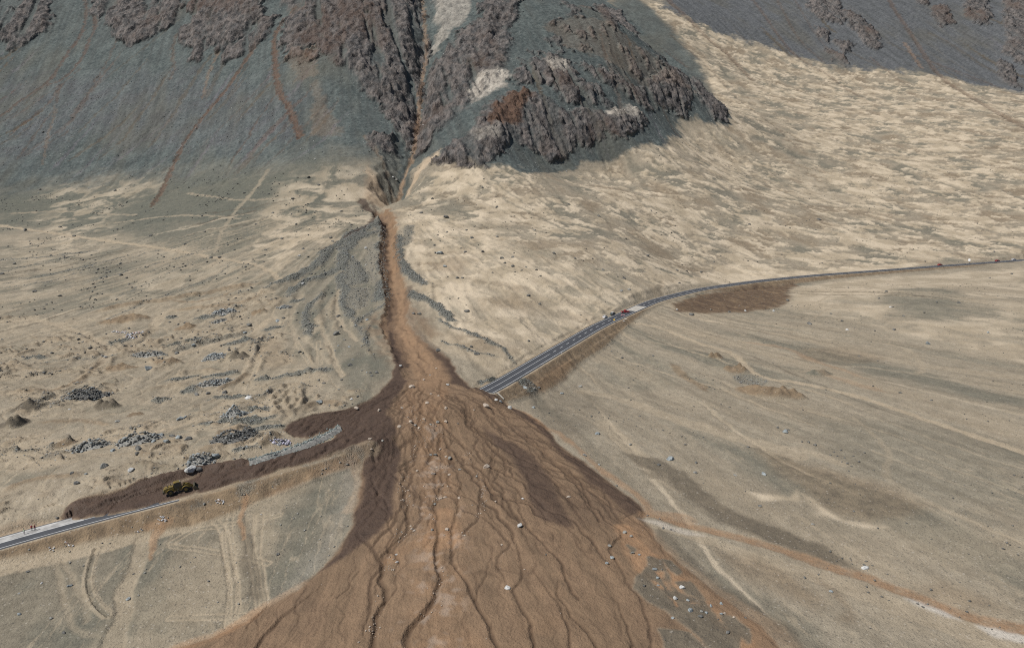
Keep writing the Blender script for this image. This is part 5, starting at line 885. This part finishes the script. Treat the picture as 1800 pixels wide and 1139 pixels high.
# ------------------------------------------------------------------ stone heaps
PILES = [  # outline centre px, half-length m, half-width m, height m, turn, stone kind, size, words
 (152,697,9.5,4.4,2.6,14,'dark',.75,'long dark stone heap on the quarry floor beside the bend of the dirt track'), (157,785,7.5,2.6,1.4,12,'grey',.95,'left half of the boulder row above the highway stub'), (243,778,8.0,3.4,2.2,14,'grey',1.15,'right half of the boulder row above the highway stub, with larger rocks'),
 (377,629,5.5,4.6,1.3,20,'blue',.7,'bluish stone patch left of the dark rounded soil heap'), (264,625,9.5,2.6,1.4,2,'grey',.8,'thin grey stone ridge above the low soil heaps'), (378,676,8.0,4.0,1.4,12,'grey',.85,'grey stone patch in the middle of the quarry'), (393,551,8.0,3.2,1.4,10,'blue',.9,'grey stone heap at the upper edge of the quarry'),
 (413,727,5.0,3.0,1.6,28,'blue',.65,'small bluish stone heap above the quarry rim'), (408,772,8.0,3.6,1.8,8,'dark',.7,'dark greenish stone bank near the mud-covered road'), (352,810,4.6,3.6,1.3,20,'grey',.8,'stone heap touching the largest whitish boulder'), (435,762,4.5,2.4,1.4,20,'dark',.6,'dark stones spilling down the quarry rim'), (385,566,5.0,2.0,.9,8,'grey',.7,'short grey stone ridge below the upper quarry heap'), (500,541,4.0,2.0,.9,12,'blue',.7,'loose stones at the foot of the gravel levees')]
for k, (px, py, a, b, h, ang, kind, sz, lab) in enumerate(PILES):
    p = spot(px, py); root = empty('stone_heap', (p[0], p[1], gz(p[0], p[1])), 0); tag(root, lab, 'stone heap', 'stone heaps in the quarry')
    co, si = math.cos(math.radians(ang)), math.sin(math.radians(ang)); n = int(a * b * 3.14 * 2.6 / (sz * .9) ** 1.6)
    r = np.sqrt(rr_.random(n)) * np.clip(1 + rr_.normal(0, .08, n), .7, 1.3); t = rr_.random(n) * 6.283; r = r * (1 + .22 * np.sin(3 * t + k) + .12 * np.sin(5 * t))
    u, v = r * np.cos(t) * a, r * np.sin(t) * b; x, y = u * co - v * si, u * si + v * co
    zz = height(Z, p[0] + x, p[1] + y) - root.location.z + 1.9 * h * np.clip(1 - r, 0, 1) ** .8 * (1 + .3 * gnoise(x / 2.5 + k * 9, y / 2.5, 2)); s_ = sz * (.20 + .75 * rr_.random(n) ** 3.2)
    st = stones_mesh('stones', np.c_[x, y, zz], s_, STM[kind], root); st['kind'] = 'stuff'
    nb_ = int(n * .12); j = rr_.integers(0, n, nb_); st = stones_mesh('pale_stones', np.c_[x[j], y[j], zz[j] + .15], s_[j] * 1.15, STM['blue' if kind != 'blue' else 'white'], root); st['kind'] = 'stuff'
    m = 14; g_ = np.linspace(-1, 1, m); gu, gv = np.meshgrid(g_, g_); gr = np.hypot(gu, gv); cx_, cy_ = (gu * a * co - gv * b * si).ravel(), (gu * a * si + gv * b * co).ravel()
    cz_ = height(Z, p[0] + cx_, p[1] + cy_) - root.location.z + 1.9 * h * .72 * np.clip(1 - gr.ravel(), 0, 1) ** .8 - .18
    fc = [(i * m + j, i * m + j + 1, (i + 1) * m + j + 1, (i + 1) * m + j) for i in range(m - 1) for j in range(m - 1) if max(gr[i, j], gr[i + 1, j + 1], gr[i, j + 1], gr[i + 1, j]) < 1.05]
    mesh_obj('gravel_core', np.c_[cx_, cy_, cz_], fc, STM['dark' if kind == 'dark' else 'grey'], root, True)
# riprap wall along the buried road
L = spline(ground(Z, [(438,813),(470,803),(505,793),(540,781),(570,768),(598,752)])[:, :2], 12)
root = empty('riprap_bank', (L[30, 0], L[30, 1], gz(*L[30]))); tag(root, 'greenish grey riprap bank between the mud pool and the buried road', 'stone bank')
n = 1500; j = rr_.random(n) * (len(L) - 1.01); ji = j.astype(int); jf = (j - ji)[:, None]; pp = L[ji] * (1 - jf) + L[ji + 1] * jf; off = rr_.normal(0, 1.3, n); tdir = np.array([-.45, .9]); pp = pp + off[:, None] * tdir
st = stones_mesh('stones', np.c_[pp[:, 0] - root.location.x, pp[:, 1] - root.location.y, height(Z, pp[:, 0], pp[:, 1]) - root.location.z + 1.1 * np.exp(-(off / 1.3) ** 2) * rr_.random(n)], .22 + .3 * rr_.random(n) ** 2, simple_mat('riprap_stone', (.27, .31, .29), .9, .5, 1.5, col2=(.10, .12, .115)), root); st['kind'] = 'stuff'
b = MB(); rings = [[(x - root.location.x + o * tdir[0], y - root.location.y + o * tdir[1], gz(x, y) - root.location.z + h) for o, h in ((-2.6, -.3), (-1.0, .75), (1.0, .75), (2.6, -.3))] for x, y in L[::4]]; b.loft(rings); b.build('gravel_core', STM['grey'], root)

# ------------------------------------------------------------------ rubbish
RUBM = [simple_mat('white_plastic', (.58, .58, .58), .5, .2), simple_mat('pink_board', (.60, .42, .36), .7, .2), simple_mat('grey_rubble', (.30, .31, .33), .8, .3), simple_mat('dark_rubble', (.05, .045, .055), .8, .3), simple_mat('lilac_rubble', (.48, .45, .54), .7, .3)]
def rubbish(name, px, py, a, b_, h, n, mix, label):
    p = spot(px, py); root = empty(name, (p[0], p[1], gz(p[0], p[1]))); tag(root, label, 'rubbish'); parts = {}
    for k in range(n):
        r = math.sqrt(random.random()); t = random.random() * 6.283; x, y = r * math.cos(t) * a, r * math.sin(t) * b_; z = gz(p[0] + x, p[1] + y) - root.location.z + h * (1 - r) * random.random() + .15
        mi_ = random.choices(range(5), mix)[0]; mb = parts.setdefault(mi_, MB()); ks = .55 if name == 'litter' else 1.0; d = (random.uniform(.3, 1.3) * ks, random.uniform(.25, .9) * ks, random.uniform(.05, .4) * ks); bb = MB(); bb.box((0, 0, 0), d, random.uniform(.6, 1))
        Rm = Matrix.Rotation(random.uniform(0, 6.28), 3, 'Z') @ Matrix.Rotation(random.uniform(-.6, .6), 3, 'X') @ Matrix.Rotation(random.uniform(-.6, .6), 3, 'Y'); mb.add([tuple(Rm @ Vector(v) + Vector((x, y, z))) for v in bb.V], bb.F)
    for mi_, mb in parts.items():
        o = mb.build(('white_sacks', 'pink_boards', 'grey_rubble', 'dark_rubble', 'lilac_rubble')[mi_], RUBM[mi_], root); o['kind'] = 'stuff'
rubbish('rubbish_heap', 237, 589, 4.2, 6.0, .8, 110, (8, 2, 3, 1, 1), 'bright white rubbish heap on the quarry track')
rubbish('rubbish_strip', 212, 585, 5.0, 2.0, .4, 34, (6, 2, 3, 1, 0), 'thin strip of white rubbish left of the bright heap')
rubbish('rubble_heap', 494, 778, 3.6, 1.6, .9, 90, (3, 0, 3, 4, 5), 'lilac and dark rubble heap beside the riprap bank')
for px, py, n, lab in ((246,933,6,'white sheet of litter beside the track below the left embankment'), (287,912,16,'grey and white litter at the foot of the left embankment'), (122,956,4,'white litter left of the trench below the embankment'), (88,965,5,'pale litter at the foot of the embankment below the three people'), (386,882,14,'scattered litter beside the track below the mud-covered road'), (1302,673,4,'white plank on the grey floor beside the flat-topped sand heap'), (505,773,3,'small white sack beside the lilac rubble')):
    rubbish('litter', px, py, 1.6, .6, .15, n, (6, 1, 2, 1, 0), lab)

# ------------------------------------------------------------------ vehicles
rubber = simple_mat('tyre_rubber', (.025, .025, .025), .85, .3); steel = simple_mat('wheel_steel', (.35, .35, .36), .45, .3, metal=.6); glassm = simple_mat('tinted_glass', (.03, .035, .04), .12, .2)
lampm = simple_mat('lamp_lens', (.75, .74, .70), .3, .1); tailm = simple_mat('tail_lens', (.35, .02, .02), .3, .1); blackm = simple_mat('black_trim', (.03, .03, .03), .6, .2)
def wheel(parent, x, y, r, w, name='wheel', rimm=steel):
    b = MB(); prof = [(r * .55, -w / 2), (r * .92, -w / 2), (r, -w * .3), (r, w * .3), (r * .92, w / 2), (r * .55, w / 2)]; n = 20
    b.loft([[(x + pr * math.cos(t), y + py, r + pr * math.sin(t)) for t in [k * 2 * math.pi / n for k in range(n)]] for pr, py in prof], cap=False); o = b.build(name, rubber, parent, True)
    b = MB(); b.tube((x, y - w * .42, r), (x, y + w * .42, r), r * .58, n=16); b.tube((x, y - w * .5, r), (x, y + w * .5, r), r * .2, n=10); b.build('rim', rimm, o); return o
def car(px, py, heading, paintc, label, name='parked_car', kind='suv', roofc=None):
    p = spot(px, py); root = empty(name, (p[0], p[1], p[2]), heading); tag(root, label, 'car')
    pm = simple_mat('car_paint', paintc, .28, .06); rm = simple_mat('roof_paint', roofc, .3, .05) if roofc else pm
    hw = .9; L = 4.7
    lower = [(-2.3,.42),(-2.35,.75),(-2.25,1.02),(.95,1.04),(1.95,.93),(2.3,.72),(2.35,.42),(1.85,.34),(-1.85,.34)] if kind != 'pickup' else [(-2.6,.5),(-2.62,.98),(.95,1.06),(2.1,.98),(2.5,.8),(2.52,.45),(2.0,.38),(-2.0,.38)]
    b = MB(); b.prism(lower, -hw, hw, .04); b.build('body', pm, root)
    cab = {'suv': [(-2.1,1.02),(-1.85,1.62),(.15,1.66),(1.0,1.04)], 'pickup': [(-.75,1.0),(-.62,1.68),(.4,1.70),(1.15,1.05)], 'sedan': [(-1.75,1.02),(-1.1,1.42),(.25,1.45),(1.05,1.03)]}[kind]
    def cabin(k, w0, w1): return [[(x, -w0 if z < 1.2 else -w1, z) for x, z in k], [(x, w0 if z < 1.2 else w1, z) for x, z in k]]
    b = MB(); b.loft(cabin(cab, .86, .70)); cabo = b.build('cabin', pm, root)
    zt = cab[1][1]; b = MB(); b.box(((cab[1][0] + cab[2][0]) / 2, 0, zt + .02), (cab[2][0] - cab[1][0] - .05, 1.34, .05), .94, .01); b.build('roof', rm, root)
    for sy in (-1, 1):
        q_ = [(x * .93 + .02, z) for x, z in cab]; zc = sum(z for _, z in q_) / 4; w = [(x, sy * ((.875 if z < 1.2 else .722)), zc + (z - zc) * .72) for x, z in q_]; b = MB(); b.loft([w, [(a, c - sy * .03, d) for a, c, d in w]]); b.build('side_window', glassm, root)
    (x0, z0), (x1, z1) = cab[2], cab[3]; b = MB(); f = [(x0 + .06, -.62, z0 - .05), (x0 + .06, .62, z0 - .05), (x1 + .0, .76, z1 + .06), (x1 + .0, -.76, z1 + .06)]; b.loft([f, [(x + .03, y, z + .03) for x, y, z in f]]); b.build('windscreen', glassm, root)
    (x0, z0), (x1, z1) = cab[1], cab[0]; b = MB(); f = [(x0 - .02, -.6, z0 - .06), (x0 - .02, .6, z0 - .06), (x1 + .02, .72, z1 + .1), (x1 + .02, -.72, z1 + .1)]; b.loft([f, [(x - .03, y, z + .02) for x, y, z in f]]); b.build('rear_window', glassm, root)
    if kind == 'pickup': b = MB(); b.box((-1.65, 0, 1.0), (1.6, 1.5, .06)); b.build('load_bed', blackm, root)
    xe = 2.36 if kind != 'pickup' else 2.5
    for sy in (-.62, .62):
        b = MB(); b.box((xe - .06, sy, .74), (.12, .36, .16), .9); b.build('headlight', lampm, root); b = MB(); b.box((-xe + .04, sy * 1.1, .86), (.1, .2, .26), .9); b.build('tail_light', tailm, root)
        b = MB(); b.box((.85, sy * 1.58, 1.08), (.14, .18, .14), .9); b.build('mirror', blackm, root)
    for x in (-1.45, 1.45):
        for sy in (-.82, .82): wheel(root, x, sy, .37, .25)
    b = MB(); b.box((xe - .05, 0, .48), (.14, 1.7, .16), .95); b.build('bumper', blackm, root)
    return root
def hd(s): return math.atan2(float(np.interp(s, RS, tn[:, 1])), float(np.interp(s, RS, tn[:, 0])))
def on_road(root, s, off): root.location = road_pt(s, off, 0.0)
c1 = car(1105, 550, 0, (.42, .02, .03), 'red pickup standing across the highway in front of the pale concrete patch', 'pickup_truck', 'pickup'); s_ = road_s(1105, 550); on_road(c1, s_, 1.0); c1.rotation_euler.z = hd(s_) - .75
c2 = car(1077, 555, 0, (.72, .72, .72), 'white car parked on the shoulder left of the red pickup', kind='suv'); s_ = road_s(1080, 560); on_road(c2, s_, 5.6); c2.location.z -= .1; c2.rotation_euler.z = hd(s_) + .1
c3 = car(1089, 551, 0, (.05, .10, .10), 'dark green car with a white roof on the shoulder beside the red pickup', kind='suv', roofc=(.75, .76, .76)); s_ = road_s(1091, 554); on_road(c3, s_, 5.4); c3.location.z -= .1; c3.rotation_euler.z = hd(s_) + .05
for px, off, colr, lab in ((1657, 5.4, (.38, .02, .02), 'red car on the far shoulder left of the white sign'), (1760, 5.4, (.34, .02, .03), 'dark red car on the far shoulder next to the white car'), (1787, 5.2, (.74, .74, .75), 'white car on the far shoulder at the right edge')):
    s_ = road_s(px, 467 - (px - 1657) * .071); c_ = car(px, 466, 0, colr, lab, kind='sedan'); on_road(c_, s_, off - 2.2); c_.rotation_euler.z = hd(s_)

# wheel loader clearing the buried road
yel = simple_mat('loader_yellow', (.22, .15, .025), .5, .45, 1.2, col2=(.06, .05, .02)); dky = simple_mat('loader_dark', (.07, .06, .035), .6, .3)
s_ = road_s(312, 862); h_ = hd(s_); lp = road_pt(s_ - 1.5, .2, 0); root = empty('wheel_loader', (lp[0], lp[1], gz(lp[0], lp[1]) - .02), h_ - .02); tag(root, 'yellow wheel loader clearing mud from the buried road on the left', 'wheel loader')
root.rotation_euler.y = -math.atan2(road_pt(s_ + 4, 0, 0)[2] - road_pt(s_ - 4, 0, 0)[2], 8)
b = MB(); b.prism([(-4.3,1.05),(-4.35,1.9),(-4.0,2.35),(-1.6,2.55),(-1.3,1.2),(-1.8,.85)], -1.05, 1.05, .05); b.build('engine_hood', yel, root)
b = MB(); b.box((-4.42, 0, 1.25), (.5, 2.3, .7), 1, .06); b.build('counterweight', dky, root)
b = MB(); b.prism([(-1.6,.8),(-1.6,1.55),(2.2,1.5),(2.9,1.0),(2.6,.7),(.2,.62)], -.55, .55, .05); b.build('frame', yel, root)
b = MB(); b.prism([(-1.5,1.55),(-1.45,2.5),(-1.3,3.35),(.35,3.35),(.7,2.4),(.65,1.5)], -.78, .78, .03); cabn = b.build('cab', dky, root)
b = MB(); b.box((-.5, 0, 3.42), (2.0, 1.7, .12), .95, .03); b.build('cab_roof', yel, root)
for sy in (-1, 1):
    b = MB(); b.box((-.45, sy * .8, 2.75), (1.3, .04, .95), .92); b.build('side_window', glassm, cabn)
b = MB(); b.loft([[(.40,-.66,3.22),(.40,.66,3.22),(.70,.66,2.3),(.70,-.66,2.3)], [(.44,-.66,3.22),(.44,.66,3.22),(.74,.66,2.3),(.74,-.66,2.3)]]); b.build('windscreen', glassm, cabn)
for x, sy in ((-2.6, 1.15), (-2.6, -1.15), (1.65, 1.15), (1.65, -1.15)):
    wheel(root, x, sy, .88, .68, rimm=yel); b = MB(); n = 7; R = []
    for k in range(n + 1): t = math.radians(15 + 150 * k / n); R.append([(x + r_ * math.cos(t), sy + dy, .88 + r_ * math.sin(t)) for r_, dy in ((1.02, -.4), (1.02, .4), (1.10, .4), (1.10, -.4))])
    b.loft(R); b.build('fender', yel, root)
for sy in (-.62, .62):
    b = MB(); b.prism([(1.0,2.35),(1.35,2.55),(2.9,1.75),(4.0,.75),(3.85,.5),(2.6,1.35)], sy - .09, sy + .09); b.build('lift_arm', yel, root)
b = MB(); b.prism([(1.6,2.2),(2.6,2.35),(3.3,1.6),(3.0,1.4),(2.4,1.9)], -.14, .14); b.build('tilt_linkage', yel, root)
bp_ = [(3.75,.25),(3.7,.95),(4.1,1.5),(4.25,1.45),(3.95,.95),(4.0,.42),(5.25,.12),(5.3,.04),(4.0,.05)]; b = MB(); b.prism(bp_, -1.55, 1.55); bk = b.build('bucket', dky, root)
for sy in (-1.55, 1.47): b = MB(); b.prism([(3.95,.2),(3.95,1.0),(4.2,1.42),(4.5,1.1),(5.2,.2)], sy, sy + .08); b.build('bucket_side', dky, bk)
b = MB(); b.tube((-2.2, .4, 2.4), (-2.2, .4, 3.2), .09); b.build('exhaust', blackm, root); b = MB(); b.tube((-3.0, -.3, 2.3), (-3.0, -.3, 2.85), .16); b.build('air_cleaner', blackm, root)
b = MB()
for z_ in (.5, .8, 1.1, 1.4): b.box((-.35, -1.05, z_), (.5, .28, .05))
b.build('ladder', blackm, root)
for sy in (-.5, .5): b = MB(); b.box((.35, sy, 3.52), (.12, .22, .14)); b.build('headlight', lampm, root)
# windrow of mud beside the loader comes with the flow itself

# ------------------------------------------------------------------ people on the highway stub
def person(px, off, s_at, jacket, trousers, headm, label, heading, stride=.12, arm=.1, vest=None):
    p = road_pt(s_at, off, .006); J = {}
    bm = bpy.data.meshes.new('person'); V = []; E = []; R = []
    def v(co, r): V.append(co); R.append(r); return len(V) - 1
    def chain(a, pts):
        for co, r in pts: k = v(co, r); E.append((a, k)); a = k
        return a
    pel = v((0, 0, .95), .135); sp_ = chain(pel, [((0, 0, 1.15), .13), ((0, .01, 1.36), .15)]); ch = chain(sp_, [((0, 0, 1.47), .085), ((0, 0, 1.53), .055), ((0, .02, 1.62), .095), ((0, .015, 1.72), .085)])
    for sx, st in ((-1, stride), (1, -stride)):
        chain(pel, [((sx * .10, 0, .90), .10), ((sx * .11, st * .6, .50), .066), ((sx * .11, st * .2 - .03 if st < 0 else st, .09), .045), ((sx * .12, (st * .2 if st < 0 else st) + .15, .045), .04)])
        el = chain(sp_, [((sx * .19, 0, 1.41), .065), ((sx * .25, -.03 + arm * sx, 1.14), .045), ((sx * .25, .12 + arm * sx, .93), .034), ((sx * .245, .16 + arm * sx, .87), .032)])
        hx, hy, hz = V[el]
        for f in range(4): chain(el, [((hx + (f - 1.5) * .018, hy + .03, hz - .045), .009), ((hx + (f - 1.5) * .02, hy + .035, hz - .085 + .008 * abs(f - 1.4)), .008)])
        chain(el, [((hx - sx * .03, hy + .03, hz - .02), .010), ((hx - sx * .04, hy + .05, hz - .045), .009)])
    bm.from_pydata(V, E, []); o = bpy.data.objects.new('person', bm); COL.objects.link(o)
    o.modifiers.new('skin', 'SKIN'); sk = o.data.skin_vertices[0].data
    for k, r in enumerate(R): sk[k].radius = (r, r); sk[k].use_root = (k == 0)
    o.modifiers.new('sub', 'SUBSURF').levels = 1
    dg = bpy.context.evaluated_depsgraph_get(); me = bpy.data.meshes.new_from_object(o.evaluated_get(dg)); o.modifiers.clear(); old = o.data; o.data = me; bpy.data.meshes.remove(old)
    me.materials.clear()
    for m in (jacket, trousers, skinm, bootm): me.materials.append(m)
    for f in me.polygons:
        c_ = f.center; f.use_smooth = True
        f.material_index = 2 if (c_.z > 1.50 or (abs(c_.x) > .19 and c_.z < .90 and c_.z > .7)) else 0 if c_.z > .90 or (abs(c_.x) > .19 and c_.z > .8) else 1 if c_.z > .12 else 3
    o.location = p; o.rotation_euler = (0, 0, heading); tag(o, label, 'person', 'people on the highway')
    b = MB(); n = 14
    b.loft([[(r_ * math.cos(t), .015 + r_ * 1.1 * math.sin(t), z_) for t in [k * 2 * math.pi / n for k in range(n)]] for r_, z_ in ((.135, 1.70), (.13, 1.74), (.115, 1.80), (.07, 1.85), (.02, 1.865))]); b.build('helmet', headm, o, True)
    b = MB(); b.loft([[(sx * .022 + x_, .105 + y_, 1.615 + z_) for x_, y_, z_ in ((-.01, 0, -.02), (.01, 0, -.02), (.006, -.02, .02), (-.006, -.02, .02))] for sx in (-.3, .3)]); b.build('nose', skinm, o)
    for sx in (-1, 1): b = MB(); b.tube((sx * .035, .095, 1.655), (sx * .035, .112, 1.655), .012, n=8); b.build('eye', blackm, o)
    if vest:
        b = MB(); b.loft([[(w * math.cos(t), .005 + d_ * math.sin(t), z_) for t in [k * 2 * math.pi / n for k in range(n)]] for w, d_, z_ in ((.20, .165, .98), (.19, .16, 1.2), (.215, .175, 1.36), (.14, .11, 1.46))], cap=False); b.build('vest', vest, o, True)
skinm = simple_mat('skin', (.42, .26, .19), .6, .1); bootm = simple_mat('boots', (.03, .025, .02), .7, .2)
redj = simple_mat('red_jacket', (.50, .06, .07), .8, .2); marj = simple_mat('maroon_jacket', (.20, .03, .06), .8, .2); navy = simple_mat('dark_trousers', (.02, .025, .035), .8, .2); teal = simple_mat('teal_trousers', (.02, .06, .07), .8, .2); grnj = simple_mat('green_jacket', (.08, .16, .08), .8, .2); hiv = simple_mat('pale_vest', (.62, .72, .48), .6, .1); gryt = simple_mat('mauve_trousers', (.16, .13, .17), .8, .2)
hw_ = simple_mat('white_helmet', (.78, .74, .74), .4, .05); hd_ = simple_mat('dark_helmet', (.06, .06, .06), .5, .1); hr_ = simple_mat('red_helmet', (.30, .05, .06), .4, .1)
sp0 = road_s(44, 938)
person(0, 1.3, sp0 - 1.6, grnj, gryt, hd_, 'person in a pale vest and mauve trousers, leftmost of the three on the highway', -1.0, vest=hiv)
person(0, 2.6, sp0 + .1, redj, navy, hw_, 'person in a red jacket and white helmet, middle of the three on the highway', .6)
person(0, 2.0, sp0 + .9, marj, teal, hr_, 'person in a maroon jacket and teal trousers, rightmost of the three on the highway', -2.0)

# ------------------------------------------------------------------ road furniture
galv = simple_mat('galvanised_post', (.62, .62, .62), .5, .2); yels = simple_mat('yellow_sign', (.75, .47, .03), .5, .1); redw = simple_mat('red_barrier', (.55, .05, .07), .5, .1); whtm = simple_mat('white_enamel', (.80, .80, .79), .45, .1)
def at_road(px, py, off): return road_s(px, py), off
def post(px, py, off, label):
    s_ = road_s(px, py); x, y, z = road_pt(s_, off, -.15); root = empty('marker_post', (x, y, z), hd(s_)); tag(root, label, 'post', 'white marker posts along the highway')
    b = MB(); b.box((0, 0, .55), (.16, .1, 1.1), .9, .02); b.build('post', whtm, root); b = MB(); b.box((-.06, 0, .92), (.06, .08, .16)); b.build('reflector', redw, root)
post(125, 908, 5.0, 'white marker post at the tip of the mud bank on the left'); post(956, 643, -5.2, 'white marker post right of the solid centre line'); post(983, 623, -5.2, 'white marker post where the dashed line begins'); post(952, 619, 5.4, 'white marker post on the uphill shoulder near the road end')
post(1413, 482, 5.2, 'left one of two white marker posts on the far bend'); post(1428, 485, 5.0, 'right one of two white marker posts on the far bend'); post(1722, 461, 5.4, 'small white post right of the far white sign')
def sign(px, py, off, m, label, round_=False, w=.9, h=2.4):
    s_ = road_s(px, py); x, y, z = road_pt(s_, off, -.2); root = empty('road_sign', (x, y, z), hd(s_) + 1.57); tag(root, label, 'sign')
    b = MB(); b.tube((0, 0, 0), (0, 0, h), .05); b.build('post', galv, root); b = MB(); n = 16 if round_ else 4
    R = [[(w * .62 * math.cos(t), yy, h - .1 + w * .62 * math.sin(t)) for t in [k * 2 * math.pi / n for k in range(n)]] for yy in (-.06, -.03)]; b.loft(R); b.build('panel', m, root)
sign(1073, 567, -5.0, yels, 'yellow diamond warning sign on the downhill shoulder before the parked cars', w=1.0, h=2.2)
sign(1713, 463, 5.6, whtm, 'white sign beside the far highway between two red cars', True, 1.9, 3.0)
s_ = road_s(1096, 557); x, y, z = road_pt(s_, -2.2, .01); root = empty('road_barrier', (x, y, z), hd(s_) + 1.4); tag(root, 'red and white trestle barrier on the highway below the red pickup', 'barrier')
for k in range(6): b = MB(); b.box((-1.0 + k * .4, 0, 1.0), (.4, .06, .26)); b.build('stripe', redw if k % 2 else whtm, root)
for sx in (-.9, .9): b = MB(); b.tube((sx, -.35, 0), (sx, 0, 1.0), .04); b.tube((sx, .35, 0), (sx, 0, 1.0), .04); b.build('leg', redw, root)
for (qx, qy), lab in (((1099, 561), 'white plank lying off the shoulder below the trestle barrier'), ((1095, 564), 'lower white plank lying off the shoulder below the barrier')):
    p = spot(qx, qy); b = MB(); b.box((0, 0, .12), (2.8, .28, .12), .98, .02); o = b.build('white_plank', whtm); o.location = (p[0], p[1], gz(p[0], p[1])); o.rotation_euler = (0, 0, -.9); tag(o, lab, 'plank')
# broken road end: kerb and the chute that drained the carriageway
b = MB(); b.loft([[road_pt(sR0 - .5 + d_ + .06 * k_, o_, z_) for k_, z_ in ((0, -.5), (0, .10), (5, .10), (5, -.5))] for o_, d_ in ((5.6, -2.0), (4.4, -.9), (2.2, -.2), (0, 0), (-2.4, -.3), (-4.7, -.1))]); o = b.build('kerb', conc); tag(o, 'curved pale kerb across the broken end of the highway', 'kerb')
root = empty('drain_chute', road_pt(sR0 + .2, -5.0, -.1), hd(sR0) - 1.57); tag(root, 'pale half-pipe drain chute below the broken end of the highway', 'drain')
def chute(r_, t0, t1, n=7): return [(r_ * math.cos(t0 + (t1 - t0) * k / n), r_ * math.sin(t0 + (t1 - t0) * k / n)) for k in range(n + 1)]
sec = chute(.42, math.pi, 2 * math.pi) + chute(.34, 2 * math.pi, math.pi); b = MB(); base = Vector(root.location); dirv = Vector((math.cos(hd(sR0) - 1.57), math.sin(hd(sR0) - 1.57), 0)); R = []
for k in range(6):
    d_ = k * .85 - .3; w = base + dirv * d_; zz = gz(w.x, w.y) - base.z + .55 if d_ > .3 else .45; R.append([(d_, sx_, zz + sz_) for sx_, sz_ in sec])
b.loft(R); b.build('trough', conc, root)
b = MB(); b.box((-.2, 0, .1), (.4, 1.3, .35), .95, .04); b.build('headwall', conc, root)
